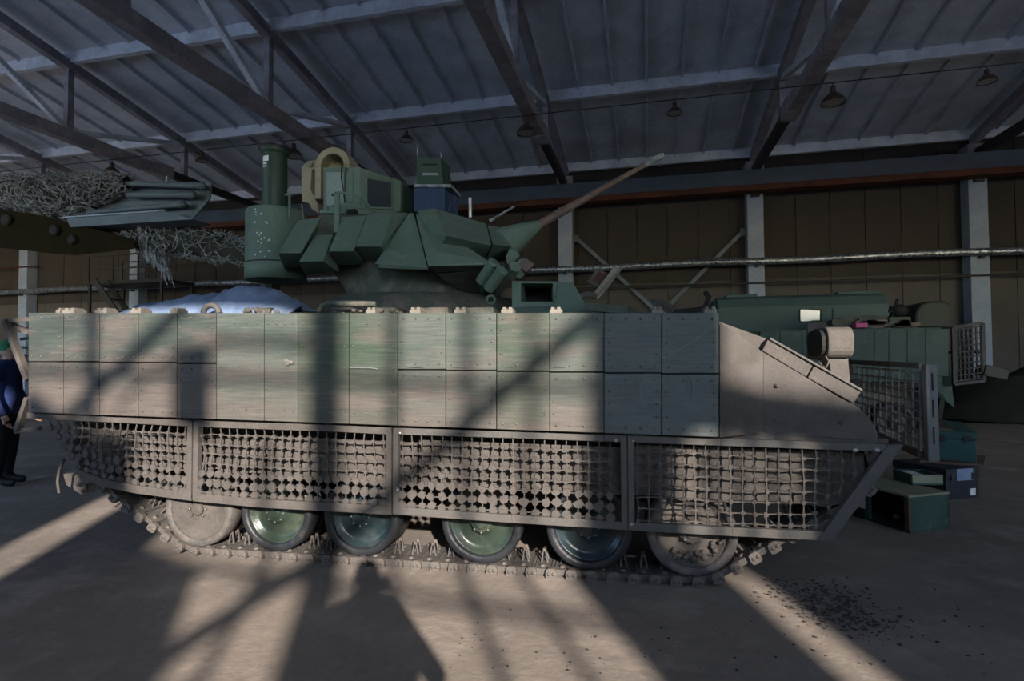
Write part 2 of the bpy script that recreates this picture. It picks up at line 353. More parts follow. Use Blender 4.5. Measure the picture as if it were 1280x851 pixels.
# wall pipe, thin conduits, cross bracing
e = empty('wall_pipe', (0, YB-.6, 0), 0, 'foil-wrapped silver pipe running along the whole back wall', 'pipe')
MB().tube([(x, 0, 4.46+.02*math.sin(x)) for x in [k*1.0-33 for k in range(55)]], .115, 10).build('pipe_run', 'foil', e)
for x in TX: MB().box(x-.05, x+.05, -.02, .4, 4.28, 4.34).build('pipe_bracket', 'steel_dark', e)
for k, (z, x0, x1, lb) in enumerate(((3.82, -3, 14, 'thin dark conduit under the silver pipe at right'), (5.55, -30, -25.4, 'thin rusty conduit at far left behind the yellow boom'))):
    tag(MB().tube([(x0, YB-.53, z), ((x0+x1)/2, YB-.53, z-.04), (x1, YB-.53, z)], .03, 6).build('conduit', 'steel_dark' if k == 0 else 'rust'), lb, 'conduit')
e = empty('cross_brace', (0, YB-.12, 0), 0, 'blue steel V brace between the two columns right of the gun', 'brace')
def P(x, y, Y): return onY(x, y, Y)-Vector((0, YB-.12, 0))
for p, q in (((722,299),(815,384)), ((927,291),(832,386))):
    MB().beam(P(*p, YB-.12), P(*q, YB-.12), .12, .12, (0,1,0)).build('strut', 'brace', e)
OB = Vector((0, YB-.12, 0))
for p, x0 in (((722,299), TX[4]+.24), ((927,291), TX[5]-.24)):
    q = onY(*p, YB-.12); a, c = sorted((q.x, x0)); zc_ = q.z
    MB().box(a-.04 if x0 > q.x else a, c if x0 > q.x else c+.04, YB-.15, YB-.09, zc_-.1, zc_+.14).build('gusset', 'brace', e, OB)
q = onY(823, 389, YB-.12); MB().box(q.x-.25, q.x+.25, YB-.15, YB-.09, 0, q.z+.12).build('foot_post', 'brace', e, OB)
# lamp line
ZC = 7.13; YC = 12.6
e = tag(MB().tube([(x, YC, ZC) for x in [k*.5-22 for k in range(72)]], .014, 5).build('lamp_cable', 'steel_dark'),
        'thin black lamp cable stretched across the hangar under the trusses', 'cable')
lamps = [(140, 206, 1, 'large lamp hanging above the net bundle on the tray'), (367, 178, 1, 'large lamp hanging left of the round tan sight'),
         (658, 152, 1, 'large lamp hanging on the middle truss'), (1041, 113, 1, 'large lamp hanging on the right truss, largest in view'),
         (253, 185, 0, 'small lamp between the two left trusses'), (508, 157, 0, 'small lamp hanging above the square sensor mast'),
         (843, 124, 0, 'small lamp hanging just above the gun muzzle'), (1233, 88, 0, 'small lamp at the upper right edge of the roof')]
for x, y, big, lb in lamps:
    p = onY(x, y, YC); r = .24 if big else .17; k_ = r/.24; top = .42 if big else .30
    e = empty('bell_lamp', (p.x, YC, ZC-.014-top), 0, 'brown enamel '+lb, 'lamp', 'bell lamps along the cable')
    MB().lathe([(.0, r), (.06*k_, r*.93), (.14*k_, r*.68), (.2*k_, r*.36), (.22*k_, .07*k_)], (0,0,0), (0,0,1), 20).build('lamp_shade', 'lampshade', e)
    MB().lathe([(.03*k_, r*.9), (.02*k_, r*.5), (.015, 0)], (0,0,0), (0,0,1), 16).build('lamp_glass', 'lampglass', e)
    MB().tube([(0,0,.21*k_), (0,0,.34*k_)], .06*k_, 10).build('lamp_socket', 'lampshade', e)
    MB().tube([(0,0,.33*k_), (0,0,top)], .012, 6).build('hanger', 'steel_dark', e)

# ------------------------------------------------------------------ the armoured vehicle
VW = 3.3
VROOT = empty('armored_vehicle', VO+EV*(VW/2), VA, 'large tracked armoured vehicle with dusty green side panels, chain net skirts and raised thin gun', 'armored vehicle')
OFF = (0, VW/2, 0)
def V(mb, name, m, parent=None, bevel=0, kind=None): return mb.build(name, m, parent or VROOT, OFF, bevel, kind)
# hull
b = MB()
b.prism([(-3.0,.12,1.10),(2.7,.12,1.10),(2.8,.12,1.2),(2.6,.12,1.38),(2.05,.12,1.70),(-3.0,.12,1.78)], (0,3.06,0))
b.prism([(-2.75,.64,.42),(2.2,.64,.42),(2.85,.64,.75),(2.85,.64,1.1),(-2.95,.64,1.1),(-2.95,.64,.8)], (0,2.02,0))
hull = V(b, 'hull', 'hull')
# side panels
def yb_(x): return 516+(x-35)*31/865
cols = [(35,79,452,'panel_brown'),(79,124,452,'panel_brown'),(124,172.5,453,'panel_brown'),(172.5,221,453,'panel_brown'),(221,270,454,'panel_brown'),
        (270,330,0,'panel_pale'),(330,372,0,'panel_pale'),(372,436,0,'panel_green'),(436,497,0,'panel_green'),
        (497,557,462,'panel_pale'),(557,620.5,463,'panel_pale'),(620.5,687,464,'panel_green'),(687,755,465,'panel_pale'),
        (755,827,466,'panel_blue'),(827,899,467,'panel_blue')]
VP_ = -.06
for x0, x1, ym, m in cols:
    rows = [(391, ym, 'U'), (ym, None, 'L')] if ym else [(391, None, 'F')]
    dv = random.uniform(-.008, .004)
    for y0, y1, rw in rows:
        pts = [T(x0+.5, y0, VP_+dv), T(x1-.5, y0, VP_+dv), T(x1-.5, (y1 or yb_(x1))-.7, VP_+dv), T(x0+.5, (y1 or yb_(x0))-.7, VP_+dv)]
        if y0 != 391:
            pts[0].z -= .004; pts[1].z -= .004
        pn = V(MB().prism(pts, (0,.075,0)), 'armor_panel', m, bevel=.004)
        r = MB()
        tl_, tr_, br_, bl_ = pts
        for u in (.12, .38, .64, .88):
            for t in (.1, .9):
                p = tl_.lerp(tr_, u).lerp(bl_.lerp(br_, u), t)
                if random.random() < .9: r.ico(p+Vector((0,-.002,0)), .0085, 1, (1,.7,1))
        for t in (.3, .5, .7):
            for u in (.08, .92):
                p = tl_.lerp(tr_, u).lerp(bl_.lerp(br_, u), t)
                if random.random() < .75: r.ico(p+Vector((0,-.002,0)), .0085, 1, (1,.7,1))
        V(r, 'rivet_set', 'rivet', pn, kind='stuff')
for x, wd in ((78,5),(91,15),(131,15),(174,14),(222,9),(466,12),(521,14),(577,15),(635,15),(695,15),(821,14),(887,16)):
    p = T(x, 391, -.01); q = T(x+wd/2, 391, -.01); hw = q.x-p.x
    V(MB().box(p.x-hw, p.x+hw, -.05, .06, p.z-.01, p.z+.02).box(p.x-hw*.8, p.x-hw*.2, -.04, .05, p.z+.018, p.z+.036).box(p.x+hw*.2, p.x+hw*.8, -.04, .05, p.z+.018, p.z+.036),
      'mounting_clip', 'clip', bevel=.004)
PN = [o for o in VROOT.children if o.name.startswith('armor_panel')]
def mark(pts, wd, par, m='scratch'):
    mb = MB(); P_ = [T(x, y, VP_-.012) for x, y in pts]
    for a, c in zip(P_[:-1], P_[1:]): mb.beam(a, c, .002, wd, (0,1,0)) if False else mb.obox((a+c)/2, (c-a)/2, (0,.0015,0), Vector((-(c-a).z,0,(c-a).x)).normalized()*wd/2)
    V(mb, 'scratch', m, PN[par])
mark([(800,456),(826,448),(852,435),(872,423),(891,407)], .006, len(PN)-2)
mark([(805,449),(850,436)], .004, len(PN)-2); mark([(760,404),(782,408),(815,406)], .004, len(PN)-4); mark([(760,440),(790,430)], .003, len(PN)-4)
mark([(437,459.5),(463,459.5),(472,461)], .008, 13)
for x in (772,778,790,796,800,842,860,866,884): mark([(x,474+x%5),(x+.6,490+(x*7)%17)], .006, len(PN)-3 if x < 827 else len(PN)-1, 'chalk')
mark([(356,449),(360,452),(366,453)], .022, 12, 'clip'); mark([(357,455),(361,455)], .015, 12, 'clip')
for x in (521,577,640,700): mark([(x-12,458),(x+8,459)], .004, 14)
# nose: angled wedge, side plate, sloped front plates
V(MB().hull([T(899.5,402,-.05),T(899.5,547,-.05),T(954,440,.05),T(954,541,.05),T(899.5,402,.1),T(899.5,547,.1),T(954,440,.13),T(954,541,.13)]), 'nose_wedge', 'frame', bevel=.004)
sp = [(954,440),(1012,474),(1050,497),(1070,507),(1082,517),(1091,529),(1096,541),(1097,551),(954,542)]
ns = V(MB().prism([T(x,y,.05) for x, y in sp], (0,.06,0)), 'nose_side_plate', 'frame', bevel=.004)
for x, y in ((971,482),(970,526),(1051,528)):
    p = T(x,y,.045); V(MB().lathe([(0,.014),(.012,.012),(.016,0)], p, (0,-1,0), 8), 'bolt', 'frame_grey', ns)
V(MB().prism([T(900,548,.03),T(954,541,.05),T(1097,552,.05),T(1097,557,.05),T(900,553,.03)], (0,.15,0)), 'fender_strip', 'frame')
# bow plates (thick sloped add-on armour across the front)
def bow(a, b_, c, d, v0, v1, name, m):
    q = [T(x, y, .055) for x, y in (a, b_, c, d)]
    for p in q: p.y = v0
    return V(MB().prism(q, (0, v1-v0, 0)), name, m, bevel=.005)
bow((960,424),(1016,457),(1008,471),(953,438), .055, 3.2, 'glacis_block', 'frame')
bow((1017.5,457.5),(1077,489),(1067,504),(1010,472), .055, 3.2, 'glacis_block', 'frame')
bow((962,421.5),(1078,486.5),(1077,489.5),(961,424.2), .04, 3.22, 'glacis_cover_strip', 'frame_grey')
V(MB().prism([T(1067,504,.06),T(1097,541,.06),T(1097,556,.06),T(1050,556,.06),T(1045,500,.06)], (0,3.1,0)), 'bow_plate', 'frame')
V(MB().prism([T(899,402,.12),T(960,424,.12),T(960,450,.12),T(899,450,.12)], (0,2.9,0)), 'glacis_plate', 'frame')
# headlamp in its armoured housing
hp0 = T(1035,408,.42); hp1 = T(1073,447,.42)
cz = (hp0.z+hp1.z)/2; hz = (hp0.z-hp1.z)/2
def rrect(u, c, hv, hz_, r, n=5):
    out = []
    for cx, cy, a0 in ((hv-r, hz_-r, 0), (-(hv-r), hz_-r, 90), (-(hv-r), -(hz_-r), 180), (hv-r, -(hz_-r), 270)):
        for k in range(n):
            a = rad(a0+90*k/(n-1)); out.append(Vector((u, c[0]+cx+r*math.cos(a), c[1]+cy+r*math.sin(a))))
    return out
lampv = .42+.17
hb = MB(); ring = rrect(hp0.x, (lampv, cz), .17, hz, .075); 
hb.prism(ring, (hp1.x-hp0.x-.02, 0, 0))
hl = V(hb, 'headlamp_housing', 'frame', bevel=.012)
V(MB().prism(rrect(hp0.x-.03, (lampv, cz-.005), .145, hz*.85, .07), (.04,0,0)), 'headlamp_recess', 'black', hl)  # black disc paints the shaded inside of the open housing
V(MB().prism([T(1010,404,.75),T(1033,402,.75),T(1034,412,.75),T(1028,450,.75),T(1012,448,.75)], (0,.05,0)), 'headlamp_bracket', 'frame', hl)
V(MB().prism([T(1036,447,.5),T(1060,447,.5),T(1062,470,.5),T(1062,483,.5),T(1040,472,.5)], (0,.14,0)), 'headlamp_stem', 'frame', hl)
V(MB().tube([T(1032,445,.45),T(1036,452,.42),T(1033,459,.42),T(1027,457,.45),T(1024,452,.5)], .006, 6), 'headlamp_wire', 'frame', hl)
# skirt frames with hanging chain nets
def poly_at(poly, u):
    for (a, b_) in zip(poly[:-1], poly[1:]):
        if a.x <= u <= b_.x or (u < poly[0].x and a is poly[0]) or (u > poly[-1].x and b_ is poly[-1]):
            t = (u-a.x)/(b_.x-a.x); return a.z+(b_.z-a.z)*t
TOP = [T(x, y, 0) for x, y in ((35,519),(140,524),(240,529),(420,535),(490,538.5),(640,543),(755,547),(900,552),(1122,560))]
BOT = [T(x, y, 0) for x, y in ((100,592),(130,603),(170,611),(244,621),(330,629),(419,633.5),(490,637.5),(640,648),(785,657),(915,664),(1036,669.5))]
def rail(poly, x0, x1, wd):
    p = [q for q in poly if x0 < q.x < x1]
    a = Vector((x0, 0, poly_at(poly, x0))); c = Vector((x1, 0, poly_at(poly, x1))); p = [a]+p+[c]
    out = MB()
    for q, r in zip(p[:-1], p[1:]):
        out.prism([(q.x,-.012,q.z-wd/2),(r.x,-.012,r.z-wd/2),(r.x,-.012,r.z+wd/2),(q.x,-.012,q.z+wd/2)], (0,.035,0))
    return out
spans = [(TOP[0].x, T(241,560,0).x, 'frame'), (T(243,560,0).x, T(490,590,0).x, 'frame'), (T(492,590,0).x, T(784,600,0).x, 'frame_grey'), (T(785,600,0).x, 3.045, 'frame_grey')]
rnd = random.Random(3)
for i, (ua, ub, m) in enumerate(spans):
    rb_ = BOT[0].x if i == 0 else ua
    re = T(1037,670,0).x if i == 3 else ub
    o = rail(TOP, ua, ub, .046); V(o, 'skirt_frame', m, bevel=.004)
    fr = [x for x in VROOT.children if x.name.startswith('skirt_frame')][-1]
    V(rail(BOT, rb_, re, .06 if i < 2 else .052), 'bottom_rail', m, fr, bevel=.004)
    w_ = .03
    if i > 0:
        V(MB().box(ua, ua+w_*1.3, -.016, .03, poly_at(BOT, ua)-.02, poly_at(TOP, ua)+.02), 'upright', m, fr, bevel=.004)
    if i < 3:
        V(MB().box(ub-w_*1.3, ub, -.014, .03, poly_at(BOT, ub)-.02, poly_at(TOP, ub)+.02), 'upright', m, fr, bevel=.004)
    else:
        a = Vector((3.05, 0, poly_at(TOP, 3.045))); c = Vector((re, 0, poly_at(BOT, re)))
        V(MB().beam((a.x-.03,0,a.z), (c.x-.03,0,c.z), .035, .07, (0,1,0)) if False else MB().prism([(a.x+.02,-.018,a.z+.026),(a.x-.07,-.018,a.z+.02),(c.x-.075,-.018,c.z-.026),(c.x+.01,-.018,c.z-.026)], (0,.04,0)), 'slanted_end_bar', m, fr, bevel=.004)
        for x, y in ((1069,562),(1096,562)):
            p = T(x,y,-.012); V(MB().lathe([(0,.016),(.01,.016),(.014,0)], p, (0,-1,0), 8), 'bolt', 'brightmetal', fr)
    if i in (2, 3):
        for x, y in (((500,541),(497,612),(770,550)) if i == 2 else ((792,551),(790,655))):
            p = T(x,y,-.014); V(MB().lathe([(0,.011),(.008,.011),(.011,0)], p, (0,-1,0), 8), 'bolt', 'brightmetal', fr)
    # chain net: plates clogged with mud joined by links
    net = MB(); st = .0705; n = int((ub-ua)/st); pos = {}; rows_ = {}
    L0 = ua+.05 if i == 0 else ua+.06
    for k in range(n):
        u = L0+k*st
        if u > ub-.05: break
        zt = poly_at(TOP, u)-.027
        zb = (poly_at(BOT, u)+.03) if u >= BOT[0].x else BOT[0].z+.03+(BOT[0].x-u)*1.05
        if i == 3 and u > re-.1:
            zb = max(zb, poly_at(BOT, re)+ (u-re+.1)/(3.0-re+.02)*.53)
        nr = max(1, round((zt-.055-zb-.012)/.0685)); sr = (zt-.055-zb-.012)/nr if zt-zb > .1 else 1
        for j in range(nr+1):
            z = zt-.055-j*sr
            if z < zb+.005: break
            rows_[k] = j
            pos[k, j] = Vector((u+rnd.uniform(-.005,.005), .012+rnd.uniform(-.008,.008)+(.012*math.sin(j*.8+k*.3)), z+rnd.uniform(-.005,.005)))
        if (k, 0) in pos: net.beam((pos[k,0].x, .012, zt), pos[k,0], .007, .007, (0,1,0))
        last = max([j for (kk, j) in pos if kk == k], default=None)
        if last is not None: net.beam(pos[k,last], (pos[k,last].x, .012, zb-.02), .007, .007, (0,1,0))
    for (k, j), p in pos.items():
        for q in ((k+1, j), (k, j+1)):
            if q in pos: net.beam(p, pos[q], .0075, .0085, (0,1,0))
        up_ = rows_[k]-j            # rows above the bottom rail
        r = (.018, .0185, .0175, .0155)[i]
        if i < 3: r = (.031, .033, .029)[up_] if up_ < 3 else r*(1.35 if (i == 2 and p.x < .75 and up_ < 5) else 1)
        elif up_ == 0: r = .018
        r *= rnd.uniform(.8, 1.12)
        ph = rnd.uniform(0, 1); ns_ = 7 if r > .022 else 4
        if ns_ == 4: ph = math.pi/4
        prof = [p+Vector((math.cos(2*math.pi*t/ns_+ph)*r*rnd.uniform(.68,1.22), -.010, math.sin(2*math.pi*t/ns_+ph)*r*rnd.uniform(.68,1.22))) for t in range(ns_)]
        net.prism(prof, (0,.018,0))
    V(net, 'chain_net', 'net', fr, kind='stuff')
# mud-caked flaps behind the nets
for a, c, zb in ((-2.35,-1.15,.66),(-1.13,.02,.62),(.04,1.45,.60),(1.47,2.9,.58)):
    pts = []; n = 12
    for k in range(n+1): pts.append((a+(c-a)*k/n, .105, zb+rnd.uniform(-.02,.02)))
    pts += [(c,.105,.905),(a,.105,.925)]
    V(MB().prism(pts, (0,.02,0)), 'mud_flap', 'mud')
# road wheels
def road_wheel(u, m, dirty):
    z = .345
    prof_d = [(-.02,0),(-.02,.055),(-.015,.07),(.03,.085),(.045,.12),(.06,.17),(.055,.205),(.02,.222),(.015,.238),(.13,.238)]
    if dirty == 1: prof_d = [(.0,0),(.0,.1),(.012,.17),(.006,.205),(.0,.222),(-.004,.238),(.13,.238)]
    wh = V(MB().lathe(prof_d, (u,.2,z), (0,1,0), 36), 'road_wheel', m)
    V(MB().lathe([(.14,.232),(.0,.232),(-.012,.245),(-.012,.278),(.004,.292),(.13,.292),(.145,.28),(.145,.232)], (u,.2,z), (0,1,0), 40), 'tyre', 'rubber' if not dirty else 'track', wh)
    V(MB().lathe([(.0,.232),(.12,.2),(.13,.0)], (u,.36,z), (0,1,0), 30), 'inner_disc', 'rim', wh)
    V(MB().lathe([(.2,.292),(.33,.292),(.33,.2),(.2,.2)], (u,.16,z), (0,1,0), 30), 'inner_tyre', 'rubber', wh)
    V(MB().lathe([(-.035,0),(-.035,.03),(-.028,.045),(-.015,.05)], (u,.2,z), (0,1,0), 16), 'hub_cap', m, wh)
    if dirty == 2:
        cl_ = MB()
        for k in range(40):
            a = rnd.uniform(-2.3, -.2); rr = rnd.uniform(.15, .225); cl_.ico((u+rr*math.cos(a), .232+rnd.uniform(-.01,.01), z+rr*math.sin(a)), rnd.uniform(.008,.024), 1, (1,.8,1), .2)
        V(cl_, 'mud_clump', 'mud', wh, kind='stuff')
    for k in range(8):
        a = k*math.pi/4
        V(MB().lathe([(-.012,0),(-.012,.009),(.0,.009)], (u+.068*math.cos(a),.19,z+.068*math.sin(a)), (0,1,0), 6), 'bolt', 'rivet', wh)
for x, m, dr in ((248,'mud',1),(345,'rim',0),(451,'rim_blue',0),(602,'rim',0),(736,'rim_blue',0),(865,'mud',2)):
    road_wheel(T(x, 660, .2).x, m, dr)
WU = [T(x, 660, .2).x for x in (248,345,451,602,736,865)]
# track: convex loop round the wheels, laid with links
circ = [(u, .35, .335) for u in WU]+[(2.74,.80,.26),(-2.66,.80,.26)]
pts = [(cx+r*math.cos(t*math.pi/60), cz_+r*math.sin(t*math.pi/60)) for cx, cz_, r in circ for t in range(120)]
pts = sorted(set((round(a,4), round(c,4)) for a, c in pts))
def half(ps):
    h_ = []
    for p in ps:
        while len(h_) > 1 and (h_[-1][0]-h_[-2][0])*(p[1]-h_[-2][1])-(h_[-1][1]-h_[-2][1])*(p[0]-h_[-2][0]) <= 0: h_.pop()
        h_.append(p)
    return h_
lo = half(pts); hi = half(pts[::-1]); loop = lo[:-1]+hi[:-1]
seg = [0]
for a, c in zip(loop, loop[1:]+loop[:1]): seg.append(seg[-1]+math.hypot(c[0]-a[0], c[1]-a[1]))
NL = round(seg[-1]/.137); pitch = seg[-1]/NL
lk = MB()
lk.box(-.052,.052,.03,.36,-.022,.014)                      # plate
lk.box(-.045,.045,.05,.16,-.034,-.02); lk.box(-.045,.045,.22,.34,-.034,-.02)   # grousers
for v in (-.004, .36):
    oc = [(.03,-.036),(.045,-.043),(.085,-.043),(.1,-.034),(.104,.0),(.096,.022),(.08,.03),(.05,.03),(.034,.022),(.028,-.005)]
    lk.prism([(x_,v,z_) for x_, z_ in oc], (0,.036,0))
    lk.lathe([(0,.013),(-.006,.012),(-.009,0)] if v < .1 else [(0,.013),(.006,.012),(.009,0)], (.052,v if v < .1 else v+.036,-.008), (0,1,0), 7)
    lk.lathe([(0,.013),(-.006,.012),(-.009,0)] if v < .1 else [(0,.013),(.006,.012),(.009,0)], (.084,v if v < .1 else v+.036,-.008), (0,1,0), 7)
lk.tube([(.066,.02,-.005),(.066,.37,-.005)], .017, 8)
for v in (.08, .3): lk.lathe([(0,.02),(.012,.016),(.014,0)], (0,v,.014), (0,0,1), 8)
for v in (.15, .215):
    lk.prism([(-.022,v,.012),(-.010,v,.012),(.0,v+.01,.105),(-.006,v+.01,.105)], (0,.012,0))
    lk.prism([(.022,v,.012),(.034,v,.012),(.012,v+.01,.105),(.004,v+.01,.105)], (0,.012,0))
    lk.box(-.006,.012,v+.006,v+.02,.09,.108)
lme = lk.mesh('track_link', 'track')
def link_at(s):
    s %= seg[-1]
    for i in range(len(loop)):
        if seg[i] <= s <= seg[i+1]:
            a = loop[i]; c = loop[(i+1) % len(loop)]; t = (s-seg[i])/max(1e-6, seg[i+1]-seg[i])
            return a[0]+(c[0]-a[0])*t, a[1]+(c[1]-a[1])*t
for side in (0, 1):
    for k in range(NL):
        p = link_at(k*pitch-pitch/2); q = link_at(k*pitch+pitch/2)
        ang = math.atan2(q[1]-p[1], q[0]-p[0]); mx, mz = (p[0]+q[0])/2, (p[1]+q[1])/2
        o = D.objects.new('track_link', lme); COL.objects.link(o); o.parent = VROOT
        o.rotation_euler = (0, -ang, 0); nx, nz = -math.sin(ang), math.cos(ang)
        o.location = (mx+nx*.025, (.15 if side == 0 else 2.77)-VW/2, mz+nz*.025)
for u, z, nm in ((2.74,.80,'idler_wheel'),(-2.66,.80,'drive_sprocket')):
    V(MB().lathe([(0,0),(0,.07),(.04,.1),(.04,.17),(0,.2),(0,.225),(.28,.225),(.28,.0)], (u,.2,z), (0,1,0), 26), nm, 'mud')
for k, u in enumerate(WU):
    V(MB().lathe([(0,0),(0,.2),(.03,.235),(.03,.292),(.25,.292),(.25,0)], (u,2.8,.345), (0,1,0), 24), 'far_road_wheel', 'rim')
# rear: slat bars, towing eye and mudguard on the left end
rf = V(MB().beam(T(7,401,.1),T(36,475,.02),.04,.05,(0,1,0)), 'rear_guard_frame', 'frame', bevel=.004)
for p, q, wd in ((T(6,401,.12),T(40,399,.1),.03), (T(10,404,.2),T(38,416,.1),.045), (T(36,497,.02),T(22,538,.05),.05), (T(20,539,.08),T(50,535,.02),.035)):
    V(MB().beam(p,q,.035,wd,(0,1,0)), 'guard_bar', 'frame', rf, bevel=.003)
for k in range(5):
    V(MB().beam(T(24+k*2.2,414+k*10,.3),T(38,409+k*13,.3),.02,.02,(0,1,0)), 'guard_bar', 'frame', rf)
tg = V(MB().prism([T(78,592,.55),T(105,590,.55),T(128,600,.55),T(132,612,.55),T(100,618,.55),T(82,606,.55)], (0,.5,0)), 'rear_mudguard', 'mud', bevel=.01)
V(MB().tube([T(96,606,.5),T(101,601,.5),T(107,603,.5),T(108,610,.5),T(103,614,.5)], .016, 8), 'towing_eye', 'track', tg)
V(MB().tube([T(80,574,.3),T(74,588,.34),T(72,602,.34),T(74,616,.34)], .012, 6), 'hanging_strap', 'frame', tg)
# ------------------------------------------------------------------ turret
t_ = MB(); TU_, TV_ = -.47, 1.75
ang8 = [rad(22.5+45*k) for k in range(8)]
t_.hull([(TU_+.74*math.cos(a), TV_+.66*math.sin(a), 2.08) for a in [k*math.pi/12 for k in range(24)]] +
        [(TU_+.95*math.cos(a), TV_+.62*math.sin(a), 2.36) for a in ang8] + [(TU_+.78*math.cos(a), TV_+.60*math.sin(a), 2.68) for a in ang8])
tur = V(t_, 'turret', 'hull')  # darker hull colour carries the shade below the armour blocks
def H(*p): return MB().hull([T(*q) for q in p])
def TT(mb, name, m, bevel=.006, **k): return V(mb, name, m, tur, bevel, **k)
zr = T(505,362,.78).z
TT(MB().lathe([(-.34,1.02),(-.12,1.05),(-.06,1.0),(0,.92),(0,.3)], (TU_,TV_,zr-.01), (0,0,1), 48), 'turret_ring', 'hull', 0)
# armour blocks stepping along the near side
def block(f0, f1, b0, b1, l0, l1, m='green', vf=.8, vb=1.28, vl=1.2, nm='armor_block'):
    TT(H((*f0,vf),(*f1,vf),(*b0,vb),(*b1,vb),(*l0,vl),(*l1,vl),(l0[0],l0[1]-2,vb+.1),(l1[0],l1[1]-2,vb+.1)), nm, m)
block((348,316),(376,316),(373,275),(402,271),(355,335),(384,333), vf=.95, vb=1.4, vl=1.3)
block((374,326.5),(404,326.5),(394,293),(416,293),(382,344),(424,340), vf=.82, vb=1.25, vl=1.18)
block((411,314),(442,314),(429,271),(458,269),(421,331),(455,331), vf=.86, vb=1.3, vl=1.22)
block((444,308),(477,308),(460,266),(492,264.5),(456,326),(489,326.5), vf=.82, vb=1.3, vl=1.2)
TT(H((477,308,.83),(489,326,1.2),(492,265,1.29),(511,266,1.5),(500,300,1.3),(489,326,1.3)), 'armor_block', 'green')
# central fin plate and its lip
TT(H((512,266,1.28),(468.5,330,.82),(535,334.5,.78),(517,266,1.3),(470,331,1.3),(537,334,1.3)), 'cheek_plate', 'green')
TT(H((473,335,.82),(536,338,.78),(473,331,.8),(536,334.5,.76),(480,337,1.2),(540,338,1.2)), 'plate_lip', 'green')
TT(H((519,266,1.28),(545,314,.86),(579,324,.9),(612,327,.95),(612,331,.95),(535,333,.76),(600,325,1.3)), 'cheek_plate', 'green')
TT(H((537,334,.76),(610,331,.93),(608,336,1.0),(544,341,.9),(600,335,1.3)), 'plate_lip', 'hull')
TT(H((546,342,.9),(606,338,1.0),(596,374,1.45),(568,364,1.4),(600,360,1.5),(560,345,1.4)), 'lower_cheek', 'hull')
# right wedge boxes
TT(H((521,263,1.3),(543,260,1.38),(558,294.5,.86),(547,315,1.12),(533,290,1.15),(614,307,1.0),(608,279.5,1.5),(604,327,1.28),(600,300,1.7)), 'wedge_box', 'green')
TT(H((609,281,1.5),(622,283.5,1.6),(628,292,1.5),(639,308,1.2),(616,305,1.05),(636,321,1.45),(607,326,1.3),(630,300,1.8)), 'wedge_box', 'green')
# gun: conical sleeve, long tapered barrel, muzzle
gb = T(670,283,1.72); gm = T(828,194,2.55); gd = (gm-gb).normalized()
ga = gb-gd*.42
TT(MB().lathe([(-.06,.05),(0,.16),(.05,.165),(.34,.085),(.45,.052)], ga, gd, 24), 'gun_mantlet', 'green', 0)
gun = TT(MB().tube([gb-gd*.05, gb+gd*.3, gm-gd*.3, gm], [.044,.042,.027,.025], 14), 'gun_barrel', 'barrel', 0)
TT(MB().lathe([(-.28,.03),(-.27,.034),(-.02,.034),(0,.03),(0,.015)], gm, gd, 12), 'muzzle', 'rope', 0)
TT(MB().tube([T(612,276,1.6),T(616,274,1.6),T(643,258,1.75)], [.02,.014,.011], 8), 'machine_gun_barrel', 'rope', 0)
TT(H((632,322,1.1),(637,310,1.15),(645,312,1.2),(650,319,1.2),(640,331,1.15),(634,330,1.1),(640,320,1.5),(650,325,1.5)), 'trunnion_block', 'green')
TT(H((640,332,1.15),(650,324,1.2),(655,322,1.25),(664,331,1.25),(659,340,1.25),(650,349,1.2),(641,345,1.15),(650,335,1.6)), 'trunnion_block', 'green')
TT(MB().tube([T(637,345,1.1),T(641,338,1.05),T(644,333,1.0)], [.05,.052,.052], 14), 'coaxial_port', 'green', 0)
TT(MB().beam(T(652,338,1.2),T(662,328,1.25),.1,.06,(0,1,0)), 'ammunition_cap', 'barrel')
# smoke grenade launchers
for a, c in (((601,352),(617,329)), ((611,361),(627,338.5))):
    p = T(*a, .98); q = T(*c, .88); s_ = TT(MB().tube([p, q], .05, 16), 'smoke_launcher', 'green', 0)
    V(MB().lathe([(0,.053),(.012,.053),(.016,.046),(.018,0)], q, (q-p), 16), 'launcher_cap', 'green', None).parent = tur
TT(H((598,355,.98),(604,350,.95),(612,362,.98),(622,366,1.1),(600,366,1.1),(610,372,1.3)), 'launcher_bracket', 'green_dark')
TT(MB().tube([T(588,272,1.6),T(588,262,1.6),T(587.5,247.5,1.6)], .02, 6), 'sensor_post', 'brightmetal', 0)
# rear cylinder with the tall dark tube
c0 = T(346,265,1.6); c1 = T(346,331,1.6); c2 = T(346,351,1.6)
cr = T(379,300,1.6).x-T(346,300,1.6).x
cyl = TT(MB().lathe([(c0.z+.01,0),(c0.z+.01,cr*.8),(c0.z,cr*.96),(c0.z-.03,cr),(c1.z,cr),(c1.z-.005,cr*1.015),(c2.z,cr*1.015),(c2.z,cr*.9),(c2.z+.02,0)], (c0.x,1.6,0), (0,0,1), 36), 'rear_drum', 'green', 0)
for k in range(46):
    a = random.uniform(-1.75,-1.2); z = random.uniform(c1.z+.05, c0.z-.04) if k % 3 else random.uniform(c1.z+.03, c1.z+.2)
    if k < 26: TT(MB().ico((c0.x+cr*math.cos(a), 1.6+cr*math.sin(a), z), random.uniform(.005,.012), 1, (1,.35,1)), 'paint_chip', 'white', 0)
TT(MB().lathe([(c1.z-.006,cr*1.02),(c1.z+.006,cr*1.02)], (c0.x,1.6,0), (0,0,1), 36), 'drum_seam', 'black', 0)
tb0 = T(343,262,1.6); tb1 = T(343,189,1.6); tr_ = T(357,220,1.6).x-T(343.5,220,1.6).x
